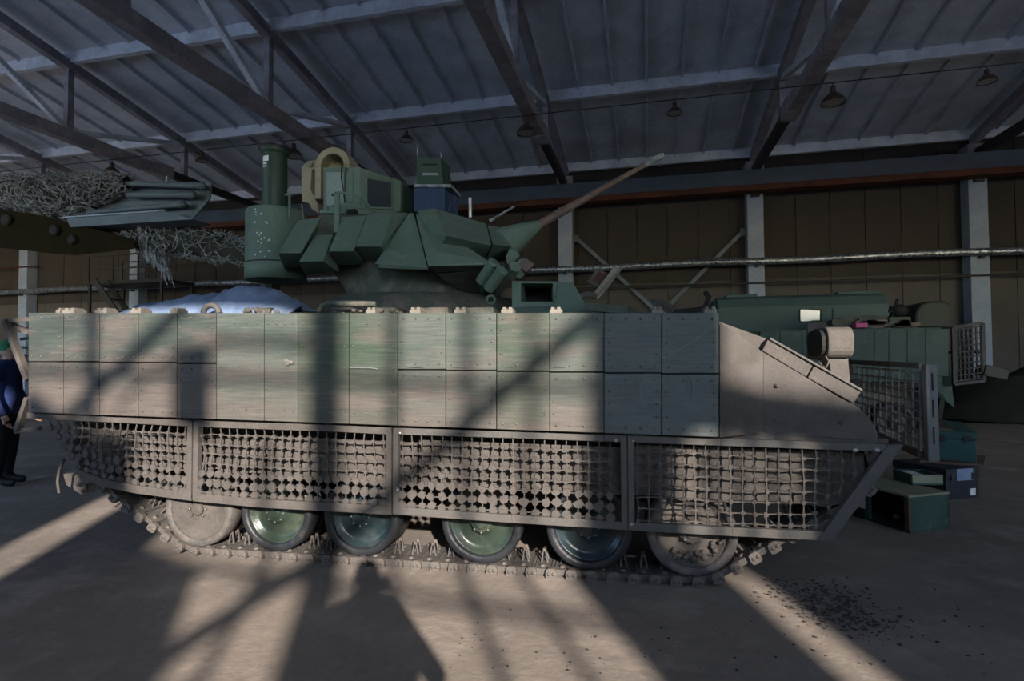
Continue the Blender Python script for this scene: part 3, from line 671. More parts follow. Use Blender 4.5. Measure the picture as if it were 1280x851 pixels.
TT(MB().lathe([(tb0.z-.05,tr_),(tb1.z-.05,tr_),(tb1.z-.045,tr_*1.03),(tb1.z-.03,tr_*1.14),(tb1.z,tr_*1.22),(tb1.z+.02,tr_*1.22),(tb1.z+.02,tr_*1.05),(tb1.z-.02,tr_*.98),(tb1.z-.02,0)], (tb0.x,1.6,0), (0,0,1), 32), 'mast_tube', 'green_dark', 0)
TT(MB().lathe([(tb1.z+.0,tr_*1.2),(tb1.z,tr_*1.26),(tb1.z+.028,tr_*1.26),(tb1.z+.028,tr_*.95),(tb1.z+.01,tr_*.95)], (tb0.x,1.6,0), (0,0,1), 32), 'tube_rim', 'rubber', 0)
zl = [T(333,y,1.6).z for y in (200,206.5,208,210.5,212)]
for (z0, z1, a0, a1) in ((zl[1], zl[0], -2.1, -1.5), (zl[3], zl[2], -2.1, -1.65), (zl[4]-.012, zl[4], -2.1, -1.65)):
    lb = MB(); n = 6; rr = tr_*1.012
    vs_ = [(tb0.x+rr*math.cos(a0+(a1-a0)*k/n), 1.6+rr*math.sin(a0+(a1-a0)*k/n), z) for k in range(n+1) for z in (z0, z1)]
    lb.add(vs_, [(2*k,2*k+2,2*k+3,2*k+1) for k in range(n)]); TT(lb, 'paper_label', 'white', 0)
TT(MB().tube([T(362,275,1.4),T(362,244,1.4)], .012, 6), 'small_post', 'green', 0)
TT(MB().beam(T(357,243.5,1.4),T(366,243.5,1.4),.03,.02), 'post_cap', 'green', 0)
TT(MB().tube([T(380,275,1.4),T(377,255,1.5)], .007, 6), 'small_post', 'tan', 0)
# round tan sight: arch, arm plates, box with pale door, angled window
px = T(421,209,1.65).x-T(420,209,1.65).x
ac = T(421,211,1.6)
ar = MB(); R_ = 19*px
pr = []
n = 18
for k in range(n+1):
    a = math.pi*k/n
    for rr, vv in ((R_*1.12,1.5),(R_*1.12,1.72),(R_*.72,1.72),(R_*.72,1.5)):
        pr.append((ac.x-rr*math.cos(a), vv, ac.z+rr*math.sin(a)))
ar.add(pr, [(4*k+j, 4*k+(j+1)%4, 4*k+4+(j+1)%4, 4*k+4+j) for k in range(n) for j in range(4)]+[(0,1,2,3),(4*n+3,4*n+2,4*n+1,4*n)])
ar.box(ac.x-R_*1.12, ac.x-R_*.72, 1.5, 1.72, ac.z-.33, ac.z); ar.box(ac.x+R_*.72, ac.x+R_*1.12, 1.5, 1.72, ac.z-.33, ac.z)
arch = TT(ar, 'sight_yoke', 'tan', .008)
TT(MB().lathe([(0,R_*.7),(.05,R_*.68),(.06,0)], (ac.x,1.62,ac.z), (0,1,0), 24), 'sight_drum', 'tan', 0)
TT(MB().prism([T(x,y,1.55) for x,y in ((377,252),(376.5,209),(384,201),(400,200),(400,228),(394,226),(394,212),(390,212),(388,236),(397,254),(399,267),(390,262),(386,254))], (0,.12,0)), 'sight_arm', 'tan', .006)
TT(MB().lathe([(0,.03),(.03,.03),(.036,0)], T(389,206,1.55), (0,-1,0), 8), 'arm_bolt', 'tan', 0)
bx = [T(404,209,1.5),T(450,208,1.5),T(450,268,1.5),T(404,268,1.5)]
TT(MB().prism(bx, (0,.55,0)), 'sight_box', 'green', .008)
TT(MB().prism([T(408,215,1.49),T(430,215,1.49),T(430,257,1.49),T(408,257,1.49)], (0,.02,0)), 'sight_door', 'door', .004)
TT(MB().prism([T(432,214,1.49),T(441,214,1.49),T(441,252,1.49),T(432,252,1.49)], (0,.02,0)), 'sight_side_strip', 'green', .004)
TT(MB().tube([T(427,208,1.48),T(426.5,222,1.46),T(429,236,1.46),T(431,252,1.48)], .006, 5), 'sight_wire', 'black', 0)
wb_ = [T(450,209,1.5),T(492,223,1.82),T(492,266,1.82),T(450,268,1.5)]
TT(MB().hull(wb_+[p+Vector((-.06,.5,0)) for p in wb_]), 'window_housing', 'green', .006)
wq = [wb_[0].lerp(wb_[1],.17).lerp(wb_[3].lerp(wb_[2],.17),.2), wb_[0].lerp(wb_[1],.93).lerp(wb_[3].lerp(wb_[2],.93),.13), wb_[0].lerp(wb_[1],.93).lerp(wb_[3].lerp(wb_[2],.93),.88), wb_[0].lerp(wb_[1],.17).lerp(wb_[3].lerp(wb_[2],.17),.86)]
nrm = (wb_[1]-wb_[0]).cross(Vector((0,0,1))).normalized()
TT(MB().prism([p+nrm*.004 for p in wq], nrm*.008), 'window_pane', 'glass', .002)
ct = (wq[0]+wq[1]+wq[2]+wq[3])/4
fm = MB()
for a, c in ((0,1),(1,2),(2,3),(3,0)): fm.beam(wq[a]+nrm*.008, wq[c]+nrm*.008, .02, .02)
TT(fm, 'window_frame', 'green', .003)
wc = [T(492,222,1.82),T(501,226,1.88),T(501,264,1.88),T(492,266,1.82)]
TT(MB().hull(wc+[p+Vector((0,.4,0)) for p in wc]), 'window_post', 'green', .006)
wd_ = [T(501,230,1.9),T(513,236,2.1),T(513,264,2.1),T(501,264,1.9)]
TT(MB().hull(wd_+[p+Vector((0,.3,0)) for p in wd_]), 'side_housing', 'green_dark', .006)
# strap bracket in front of the sight
TT(MB().prism([T(417,242,1.3),T(424,241,1.3),T(424,290,1.3),T(417,290,1.3)], (0,.02,0)), 'strap_bracket', 'green', .003)
TT(MB().tube([T(420,241,1.3),T(415,244,1.34),T(423,240.5,1.3),T(440,242,1.3),T(452,247,1.32),T(462,258,1.4)], .012, 6), 'guard_rail', 'green', 0)
TT(MB().tube([T(416,257,1.33),T(424,255,1.3),T(440,258,1.3),T(470,264,1.4)], .011, 6), 'guard_rail', 'green', 0)
TT(MB().beam(T(401,265,1.45),T(424,265,1.4),.03,.03).beam(T(401,272,1.45),T(424,271,1.4),.03,.02).beam(T(409,258,1.45),T(409,275,1.45),.02,.02,(0,1,0)), 'sight_stand', 'green', .003)
TT(H((375,290,1.35),(401,268,1.4),(424,270,1.4),(460,270,1.4),(505,268,1.5),(505,300,1.5),(380,320,1.4),(400,268,2.3),(505,268,2.3)), 'turret_shoulder', 'hull', .01)
TT(MB().box(*(lambda a,b_: (a.x,b_.x,1.45,1.8,b_.z,a.z))(T(436,263,1.5),T(447,276,1.5))), 'connector_box', 'black', .004)
# square sensor mast
def front(x0,y0,x1,y1,v): return [T(x0,y0,v),T(x1,y0,v),T(x1,y1,v),T(x0,y1,v)]
q = [T(521,196,1.75),T(551,197,1.75),T(554,230,1.75),T(520,230,1.75)]
sb = TT(MB().hull(q+[p+Vector((.02,.26,0)) for p in q]), 'sensor_box', 'green_dark', .006)
TT(MB().prism(front(527,204.5,546,206.5,1.745), (0,.02,0)), 'sensor_slot', 'black', .001)
TT(MB().prism(front(528,216,547,219,1.745), (0,.02,0)), 'sensor_label', 'rope', .001)
q = front(517,230,564,234,1.72); TT(MB().prism(q, (0,.36,0)), 'sensor_rim', 'rope', .004)
q = front(517.5,234,556,264,1.74); TT(MB().hull(q+[p+Vector((.05,.32,0)) for p in q]), 'sensor_base', 'blue_box', .006)
for x, y0, y1 in ((521.5,196,183),(551.5,197,193)):
    TT(MB().tube([T(x,y0,1.76),T(x,y1,1.76)], .005, 5), 'antenna_wire', 'rope', 0)
    TT(MB().tube([T(x-1.5,y1-2.5,1.76),T(x,y1+1,1.76),T(x+2,y1-2,1.76)], .004, 5), 'antenna_wire', 'rope', 0)
# hull roof fittings: vision box with opening, open hatch, rings, lugs
vb = 1.0
o0 = [T(640,351,vb),T(698,352,vb),T(698,384,vb),T(640,384,vb)]; i0 = [T(651,354,vb),T(691,354,vb),T(691,377,vb),T(651,377,vb)]
bb = MB()
for k in range(4):
    a, c, d, e_ = o0[k], o0[(k+1)%4], i0[(k+1)%4], i0[k]
    bb.prism([a,c,d,e_], (0,.35,0))
vbx = V(bb, 'driver_vision_box', 'green')
V(MB().prism([p+Vector((0,.33,0)) for p in o0], (0,.03,0)), 'box_back', 'black', vbx)
V(MB().beam(T(690,357,1.2),T(691,374,1.2),.02,.02,(0,1,0)), 'latch', 'frame', vbx)
V(H((697,353,.98),(716,353,1.0),(738,391,.75),(692,391,.75),(697,353,1.4),(716,353,1.4),(738,391,1.4),(692,391,1.4)), 'roof_cheek', 'green', bevel=.006)
V(H((640,384,.95),(700,382,.95),(700,392,.8),(640,392,.8),(640,384,1.4),(700,384,1.4)), 'roof_plinth', 'green', bevel=.006)
ht = V(H((739,370,1.2),(748,374,1.2),(778,336,1.2),(767,334,1.2),(741,370,1.75),(750,374,1.75),(776,336,1.75),(767,334,1.75)), 'open_hatch', 'tan', bevel=.005)
V(MB().beam(T(745,372,1.19),T(775,336,1.19),.02,.028,(0,1,0)), 'hatch_seal', 'clip', ht)
V(H((734,352,1.3),(746,335,1.3),(759,341,1.3),(746,359,1.3),(736,352,1.6),(746,337,1.6),(758,342,1.6),(746,358,1.6)), 'hatch_periscope', 'frame_grey', ht, .004)
V(MB().prism([T(741,350,1.29),T(749,339,1.29),T(756,343,1.29),T(748,354,1.29)], (0,.01,0)), 'periscope_glass', 'rust', ht)
V(MB().tube([T(723,372,1.1),T(733,368,1.1),T(744,370,1.15)], .03, 8), 'hatch_hinge', 'frame')
V(MB().beam(T(738,384,.7),T(790,389,.6),.2,.06), 'roof_lug', 'hull')
V(MB().beam(T(820,376,.8),T(846,391,.6),.1,.04), 'roof_lug', 'frame')
V(MB().tube([T(840,391,.6),T(880,386,.5),T(886,371,.5),T(882,366,.55)], .02, 6), 'roof_hook', 'black')
def ringpts(x, y, r, v, n=16, a0=0, a1=360): return [T(x+r*math.cos(rad(a0+(a1-a0)*k/n)), y-r*math.sin(rad(a0+(a1-a0)*k/n)), v) for k in range(n+1)]
V(MB().tube(ringpts(613.5,374.5,5,.7), .01, 6), 'lifting_ring', 'green')
V(MB().tube(ringpts(264,391,9.5,.15,14,0,180), .022, 8), 'lifting_hook', 'frame_grey')
V(MB().tube([T(401,391,.15),T(403,382,.15),T(411,379,.15),T(470,380,.2)], .022, 8), 'lifting_hook', 'hull')
for x, wd in ((430,30),(480,40),(540,50),(600,40),(330,30)):
    p = T(x, 388, .35); V(MB().box(p.x-wd*.0028, p.x+wd*.0028, .3, .55, p.z-.12, p.z+.02), 'roof_box', 'hull', bevel=.01)
lumps = MB()
for k in range(26):
    p = T(rnd.choice((rnd.uniform(305,345), rnd.uniform(300,352), rnd.uniform(395,500))), 390, .03); lumps.ico(p+Vector((0,rnd.uniform(0,.06),rnd.uniform(-.01,.018))), rnd.uniform(.012,.028), 1, (1,1,.8), .15)
V(lumps, 'dirt_clods', 'mud', kind='stuff')
# front screen: net frame swung across the bow
fu = 3.34
A_ = TU(1062,452,fu); B_ = TU(1152,457,fu); C_ = TU(1152,568,fu); D_ = TU(1062,528,fu)
fs = V(MB().box(fu, fu+.066, B_.y-.05, B_.y, C_.z-.03, B_.z+.01), 'front_screen', 'post_grey', bevel=.006)
V(MB().beam(A_, B_+Vector((0,-.02,0)), .05, .035).beam(D_+Vector((0,.0,.0)), C_, .05, .035).beam(A_, D_, .05, .035, (1,0,0)), 'screen_frame', 'frame', fs)
for k in range(3):
    z_ = B_.z-.1-k*.17; V(MB().box(fu+.03, fu+.038, B_.y-.054, B_.y-.04, z_-.055, z_+.055), 'slot', 'black', fs)
net = MB(); nh = 12; nv = 9; g = {}
for i in range(nh):
    for j in range(nv):
        t = (i+.6)/nh; s = (j+.7)/nv
        p = A_.lerp(B_, t).lerp(D_.lerp(C_, t), s); g[i,j] = p+Vector((fu-p.x+.01,0,0))
for (i,j), p in g.items():
    for q in ((i+1,j),(i,j+1)):
        if q in g: net.beam(p, g[q], .010, .010, (1,0,0))
    net.box(p.x-.008,p.x+.008,p.y-.012,p.y+.012,p.z-.010,p.z+.010)
V(net, 'screen_net', 'screen_links', fs, kind='stuff')
V(MB().beam(TU(1075,475,fu), Vector((2.95,.8,1.25)), .03, .03), 'screen_strut', 'frame', fs)
V(MB().box(2.9,3.08,.2,.5,.82,.98), 'fender_end', 'frame')

# ------------------------------------------------------------------ blue tarpaulin folded on the rear deck
sil = [(182,391),(200,384),(240,378.5),(258,372.5),(280,371),(300,371),(304,364),(318,362),(330,363),(345,368),(360,374),(375,381),(388,389)]
def sil_y(x):
    for (a, b_), (c, d) in zip(sil[:-1], sil[1:]):
        if a <= x <= c: return b_+(d-b_)*(x-a)/(c-a)
    return 391
tb = MB(); nx_, nv_ = 60, 14; tv = []
rt_ = random.Random(11)
base = T(250, 391, .5).z-.01
for j in range(nv_+1):
    s = j/nv_
    for i in range(nx_+1):
        x = 182+206*i/nx_; p = T(x, sil_y(x), .75); hgt = p.z-1.80
        prof = (1-abs(2*s-1)**2.2)
        u = p.x+.03*math.sin(s*9+i*.2)
        fold = .022*abs(math.sin(u*19+s*7+.6*math.sin(u*7)))+.016*math.sin(u*11-s*15)+.014*rt_.uniform(-1,1)-.01
        tv.append((u, .22+1.0*s, 1.80+max(.006, hgt*prof+fold*prof)))
tb.add(tv, [(j*(nx_+1)+i, j*(nx_+1)+i+1, (j+1)*(nx_+1)+i+1, (j+1)*(nx_+1)+i) for j in range(nv_) for i in range(nx_)], True)
tp = tb.build('tarpaulin', 'tarp', None, OFF); tp.location = VROOT.location; tp.rotation_euler = VROOT.rotation_euler
sm_ = tp.modifiers.new('thick', 'SOLIDIFY'); sm_.thickness = .008; sm_.offset = 1
tag(tp, 'crumpled pale blue tarpaulin lying on the rear deck below the drum', 'tarpaulin')

# ------------------------------------------------------------------ left: boom, steel tray with tubes, camouflage nets
YT = 9.0
def at(x, y, dy=0): return onY(x, y, YT+dy)
def tray_z(x): return at(x, 285-(x-85)*.065, 0).z
e = empty('crane_boom', (at(-60, 280).x, YT+.3, 0), 0, 'olive yellow boom reaching in from the left edge under the net bundle', 'crane')
O_ = Vector((at(-60,280).x, YT+.3, 0))
def EB(mb, n_, m, bevel=.01): return mb.build(n_, m, e, O_, bevel)
EB(MB().hull([at(x,y,d) for d in (.1,.5) for x, y in ((-90,250),(0,261),(60,271),(168,299),(168,311),(95,319),(60,316),(0,292),(-90,300))]), 'boom', 'olive')
q = at(-80, 280, .3)
EB(MB().box(q.x-.22, q.x+.22, YT+.1, YT+.5, 0, q.z), 'post', 'olive'); EB(MB().box(q.x-.7, q.x+.7, YT-.4, YT+1, 0, .12), 'foot', 'olive')
for x, y, r in ((70,288,.12),(92,300,.1),(10,275,.13)):
    p = at(x, y, .08); EB(MB().lathe([(0,r),(.06,r),(.07,r*.6),(.07,0)], p, (0,-1,0), 12), 'pin', 'black', 0)
e2 = empty('equipment_tray', at(170, 285, .2), 0, 'blue grey steel tray carrying three tubes, left of the turret drum', 'tray')
O2 = at(170, 285, .2)
def E2(mb, n_, m, par=None, bevel=.006): return mb.build(n_, m, par or e2, O2, bevel)
pl = [(88,284),(240,274.5),(262,248),(264.5,229),(250,227),(160,229),(86,268)]
E2(MB().prism([at(x,y,.45) for x,y in pl], (0,.04,0)), 'back_plate', 'tray')
E2(MB().prism([at(82,273.5,0),at(206,263.5,0),at(242,274,0),at(88,284,0)], (0,.5,0)), 'tray_floor', 'tray')
E2(MB().beam(at(79,272,-.01), at(207,263,-.01), .05, .03), 'tray_lip', 'column')
for (a, c, r) in (((150,229.5),(253,232.5),.055),((160,243.5),(240,243.5),.066),((110,266),(228,255.5),.055)):
    p = at(*a,.25); q = at(*c,.25); tu = E2(MB().tube([p, p.lerp(q,.8), q], [r,r,r*1.15], 12), 'tube', 'tray', None, 0)
    E2(MB().lathe([(-.06,r*1.4),(.03,r*1.4),(.05,r*.9),(.08,r*.8),(.08,0)], q, q-p, 12), 'tube_cap', 'tray', tu, 0)
    E2(MB().beam(q+Vector((0,.2,0)), q+Vector((0,.02,0)), .06, .06), 'tube_clamp', 'tray', tu)
p = at(210,229,.25); E2(MB().box(p.x-.02,p.x+.02,YT+.2,YT+.3,p.z,p.z+.13), 'pin', 'column')
# camouflage nets: thousands of knotted strips
def strands(path, radii, count, seed, r=.011, core='black', drop=0):
    rn = random.Random(seed); mb = MB(); L = len(path)-1
    for _ in range(count):
        t = rn.uniform(0, L-.001); i = int(t); f = t-i
        c = path[i].lerp(path[i+1], f); R = radii[i]+(radii[i+1]-radii[i])*f
        a = rn.uniform(0, 2*math.pi); ax = (path[i+1]-path[i]).normalized()
        s1 = ax.orthogonal().normalized(); s2 = ax.cross(s1)
        pts = []; ph = rn.uniform(0, 6); ln = rn.uniform(.06, .2); k2 = rn.uniform(-1.2, 1.2)
        for k in range(4):
            aa = a+k2*(k-1.5)*.35; rr = R*(rn.uniform(.86, 1.12) if rn.random() < .85 else rn.uniform(1.05, 1.4))
            pts.append(c+ax*((k-1.5)*ln*.6+.03*math.sin(ph+k*2))+s1*(rr*math.cos(aa))+s2*(rr*math.sin(aa))+Vector((0,0,-drop*k*rn.random())))
        mb.tube(pts, r*rn.uniform(.5, 1.15), 3, False, False)
    return mb
def bundle(path, radii, count, seed, name, label, core=.9, drop=0):
    e = empty(name, path[len(path)//2].copy(), 0, label, 'net')
    o = path[len(path)//2]
    if core:
        MB().tube([p+Vector((0,0,.02*math.sin(i*2.3))) for i, p in enumerate(path)], [r*core for r in radii], 12).build('net_core', 'soil', e, o)
    strands(path, radii, count, seed, drop=drop).build('net_strips', 'rope', e, o, kind='stuff')
    return e
bundle([at(x,y,.25) for x, y in ((-60,243),(-20,242),(20,239),(60,241),(95,240),(130,235),(158,228))], [.32,.34,.32,.36,.33,.27,.16], 1500, 5,
       'camouflage_net', 'pale camouflage net bundle heaped on the boom at the left edge')
bundle([at(x,y,.35) for x, y in ((40,262),(75,262),(100,264),(118,262))], [.2,.24,.2,.1], 260, 9, 'camouflage_net', 'darker camouflage net bundle tucked under the tray rear end')
b3 = [at(x,y,.75) for x, y in ((118,287),(160,296),(200,298),(240,303),(275,309),(312,316),(360,322))]
e3 = bundle(b3, [.15,.24,.32,.33,.29,.24,.22], 700, 6, 'net_wrapped_barrel', 'dark horizontal barrel wrapped in camouflage net, ending behind the turret drum', .92)
MB().tube([at(100,283,.75), at(290,306,.75), at(380,318,.75)], .17, 12).build('barrel', 'tray', e3, b3[3])
MB().beam(at(118,287,.75), at(140,306,.4), .14, .14).build('barrel_cradle', 'olive', e3, b3[3])
bundle([at(x,y,.45) for x, y in ((187,290),(190,305),(196,320),(203,330))], [.17,.2,.16,.07], 200, 8, 'camouflage_net', 'ragged net end hanging down below the tray', .5, .02)
tag(strands([at(203,322,.45), at(207,335,.45), at(212,346,.45)], [.05,.06,.05], 30, 12, .012, drop=.05).build('net_tassel', 'rope'), 'frayed net tassel at the lowest tip of the hanging net', 'net', kind='stuff')
cs = [at(x,y,.4) for x, y in ((112,285),(122,293),(132,297),(140,304),(144,313))]
tag(MB().tube(cs, .014, 5).build('loose_cord', 'rope'), 'loose pale cord dangling under the middle of the tray', 'cord')

# ------------------------------------------------------------------ steel stairs by the back wall
YS = 16.6
def sx(x, y, d=0): return onY(x, y, YS+d)
OS = Vector((sx(150,352).x, YS, 0)); e = empty('steel_stairs', OS, 0, 'black steel stair platform with railings by the left back wall', 'stairs')
def ES(mb, n_, m='steel_dark'): return mb.build(n_, m, e, OS)
pz = sx(110,352).z; xa, xb = sx(110,352).x, sx(205,355).x
ES(MB().box(xa, xb, YS, YS+1.4, pz-.12, pz), 'platform')
for d in (0, 1.38):
    for hgt in (.45, .95):
        ES(MB().beam((xa,YS+d,pz+hgt), (xb,YS+d,pz+hgt), .05, .05), 'handrail')
    for k in range(4):
        x = xa+.03+(xb-xa-.06)*k/3; ES(MB().beam((x,YS+d,pz-.1), (x,YS+d,pz+.97), .04, .04, (0,1,0)), 'baluster')
    for x in (xa+.1, xb-.1): ES(MB().beam((x,YS+d,0), (x,YS+d,pz-.1), .08, .08, (0,1,0)), 'leg')
x0 = xa+.9; x1 = x0+pz*.85
for d in (-.5, -.02):
    ES(MB().beam((x0,YS+d,pz-.05), (x1,YS+d,.05), .05, .2), 'stringer')
for k in range(9):
    t = (k+.5)/9.5; ES(MB().box(x0+(x1-x0)*t-.12, x0+(x1-x0)*t+.12, YS-.5, YS, pz*(1-t)-.06, pz*(1-t)-.03), 'tread')

# ------------------------------------------------------------------ right background: parked tracked vehicle and a van
YG = 10.7
def g(x, y, d=0): return onY(x, y, YG+d)
OG = Vector((g(1060,440).x, YG+1.4, 0))
e = empty('parked_armored_vehicle', OG, 0, 'blue green tracked vehicle parked by the back wall at right', 'armored vehicle')
def EG(mb, n_, m='veh2', par=None, bevel=.01, kind=None): return mb.build(n_, m, par or e, OG, bevel, kind)
XA = -1.3; XBq = g(1186,440).x
zt, zb = g(1140,411.5).z, g(1140,470).z
EG(MB().box(XA, XBq-.05, YG+.1, YG+2.8, zb-.1, zt+.03).hull([(XBq-.06,YG+.3,zb-.3),(XBq+.25,YG+.4,.6),(XBq-.06,YG+2.5,zt),(XBq+.25,YG+2.4,zb),(XBq-.06,YG+.3,zt),(XBq+.2,YG+.4,zb),(XBq-.06,YG+2.5,.5)]), 'hull')
EG(MB().box(XA+.3, XBq-.1, YG+.55, YG+2.3, .42, zb-.1), 'lower_hull', 'hull')
xs = [950,975,1003,1032,1062,1093,1111,1134,1157,1186]
for k in range(len(xs)-1):
    pts = [g(xs[k]+.25,411.5), g(xs[k+1]-.25,411.5), g(xs[k+1]-.25,470), g(xs[k]+.25,470)]
    for p in pts: p.z = zt if p.z > (zt+zb)/2 else zb
    EG(MB().prism(pts, (0,.09,0)), 'armor_panel', 'veh2', bevel=.006)
for k in range(4):
    x = XA+k*.68; EG(MB().box(x, x+.67, YG, YG+.09, zb, zt), 'armor_panel', 'veh2', bevel=.006)
EG(MB().hull([(g(x,y,.6).x, YG+d, g(x,y,.6).z) for d in (.5,2.2) for x,y in ((1030,410),(1050,398),(1085,394),(1120,398),(1148,411))]), 'turret', 'hull')
EG(MB().hull([(g(x,y,.8).x, YG+d, g(x,y,.8).z) for d in (.7,1.9) for x,y in ((1140,410),(1141,391),(1147,381),(1158,377),(1178,376.5),(1186,381),(1187,411))]), 'stowage_bin', 'bin_dark', bevel=.04)
for k in range(14):
    x = rnd.uniform(1040,1138); p = g(x, 409-rnd.uniform(1,8), .5); EG(MB().obox(p, (rnd.uniform(.05,.2),0,0), (0,.1,0), (0,0,rnd.uniform(.03,.07))), 'deck_fitting', 'hull')
EG(MB().tube([g(1112,405,.9),g(1118,388,.9),g(1122,374,.9)], .03, 6), 'gun_mount', 'black', bevel=0)
EG(MB().beam(g(1112,386,.9), g(1142,392,.9), .1, .12), 'machine_gun', 'black')
EG(MB().ico(g(1124,388,.9), .13, 2, (1.2,1,.9), .1), 'sight_head', 'black', bevel=0)
EG(MB().box(g(1070,404,.2).x, g(1085,404,.2).x, YG+.2, YG+.8, zt+.05, g(1070,403.5,.2).z), 'folded_cloth', 'pink')['label'] = 'pink folded cloth on the hull roof'
for k in range(6):
    x = XBq-.75-k*.82
    wv = EG(MB().lathe([(-.02,0),(-.02,.08),(.04,.12),(.04,.22),(0,.25),(.0,.32),(.3,.32),(.3,0)], (x,YG+.15,.38), (0,1,0), 22), 'road_wheel', 'rubber', bevel=0)
hl2 = [(x_, z_) for x_, z_ in ((XA+.3,.05),(XBq-.7,.05),(XBq-.1,.45),(XBq-.05,.8),(XBq-.3,1.0),(XA+.3,1.0))]
for yy in (YG+.12, YG+2.3):
    tb_ = MB()
    for (a, c) in zip(hl2, hl2[1:]+hl2[:1]):
        tb_.beam((a[0],yy+.2,a[1]), (c[0],yy+.2,c[1]), .4, .07)
    EG(tb_, 'track', 'soil', bevel=0)
cg = MB()
c4 = [g(1191,409,.2), g(1228,404,.2), g(1230,476,.2), g(1193,480,.2)]
for a, c in zip(c4, c4[1:]+c4[:1]): cg.beam(a, c, .05, .05, (0,1,0))
cf = EG(cg, 'rear_cage', 'steel_dark', bevel=0); cn = MB(); nn = {}
for i in range(7):
    for j in range(10):
        nn[i,j] = c4[0].lerp(c4[1],(i+.5)/7).lerp(c4[3].lerp(c4[2],(i+.5)/7),(j+.5)/10)
for (i,j), p in nn.items():
    for q in ((i+1,j),(i,j+1)):
        if q in nn: cn.beam(p, nn[q], .02, .025, (0,1,0))
EG(cn, 'cage_net', 'steel_dark', cf, 0, 'stuff')
for x in (1193, 1226): EG(MB().beam(g(x,440,.2), (XBq+.05,YG+.6,g(x,440,.2).z), .05, .05), 'cage_arm', 'steel_dark')
EG(MB().beam(g(1225,462,.3), g(1254,468,.3), .3, .18), 'rear_step', 'steel_dark')
# van body behind it
YVN = 14.0
def vn(x, y, d=0): return onY(x, y, YVN+d)
OV = Vector((vn(1000,380).x, YVN+1.1, 0))
e = empty('van', OV, 0, 'dark green van body with one bright window behind the parked tracked vehicle', 'van')
def EVn(mb, n_, m='veh3', par=None, bevel=.02): return mb.build(n_, m, par or e, OV, bevel)
zv = vn(1000,367).z; xv0, xv1 = vn(897,380).x, vn(1112,380).x
EVn(MB().prism([(xv0,YVN,.75),(xv0,YVN,zv-.28),(xv0,YVN+.12,zv-.08),(xv0,YVN+.35,zv),(xv0,YVN+2,zv),(xv0,YVN+2.2,zv-.2),(xv0,YVN+2.2,.75)], (xv1-xv0,0,0)), 'body', 'veh3', bevel=.04)
EVn(MB().hull([(xv0-.02,YVN+.15,.9),(xv0-.02,YVN+2.0,.9),(xv0-.02,YVN+.15,zv-.1),(xv0-.02,YVN+2.0,zv-.1),(vn(880,385).x,YVN+.3,.9),(vn(880,385).x,YVN+1.9,.9),(vn(877,390).x,YVN+.4,zv-.75),(vn(884,372).x,YVN+.5,zv-.25),(vn(884,372).x,YVN+1.8,zv-.25)]), 'cab_nose', 'green_dark')
for x in (xv0+.9, xv1-.9):
    EVn(MB().lathe([(0,0),(0,.2),(.04,.25),(.02,.45),(.28,.45),(.28,0)], (x,YVN+.05,.45), (0,1,0), 22), 'wheel', 'rubber', bevel=0)
    EVn(MB().lathe([(0,0),(0,.45),(.28,.45),(.28,0)], (x,YVN+1.8,.45), (0,1,0), 22), 'wheel', 'rubber', bevel=0)
EVn(MB().box(xv0+.2, xv1-.2, YVN+.4, YVN+1.8, .4, .8), 'chassis', 'steel_dark')
wq = [vn(1000,387,-.01),vn(1026.5,387,-.01),vn(1026.5,401.5,-.01),vn(1000,401.5,-.01)]
m_ = D.materials.new('window_reflect'); m_.use_nodes = True; pp = m_.node_tree.nodes['Principled BSDF']
pp.inputs['Base Color'].default_value = (.22,.27,.33,1); pp.inputs['Metallic'].default_value = 0; pp.inputs['Roughness'].default_value = .16; M['mirror'] = m_
fr_ = MB()
for a, c in zip(wq, wq[1:]+wq[:1]): fr_.beam(a, c, .05, .05, (0,1,0))
wf_ = EVn(fr_, 'window_frame', 'green_dark')
wq[0].y -= .045; wq[3].y -= .045
EVn(MB().prism(wq, (0,.006,0)), 'window_pane', 'mirror', wf_, 0)
EVn(MB().box(vn(1040,385).x, vn(1043,385).x, YVN-.02, YVN+.02, 1.6, zv-.35), 'door_edge', 'green_dark')
for x in (930, 1075): EVn(MB().box(vn(x,380).x-.35, vn(x,380).x+.35, YVN+.3, YVN+1, zv-.02, zv+.06), 'roof_vent', 'veh3')
EVn(MB().hull([(vn(x,y).x, YVN+d, vn(x,y).z) for d in (.3,1.2) for x,y in ((1085,368),(1090,363),(1105,361),(1112,366),(1112,370))]), 'roof_hatch', 'veh3')

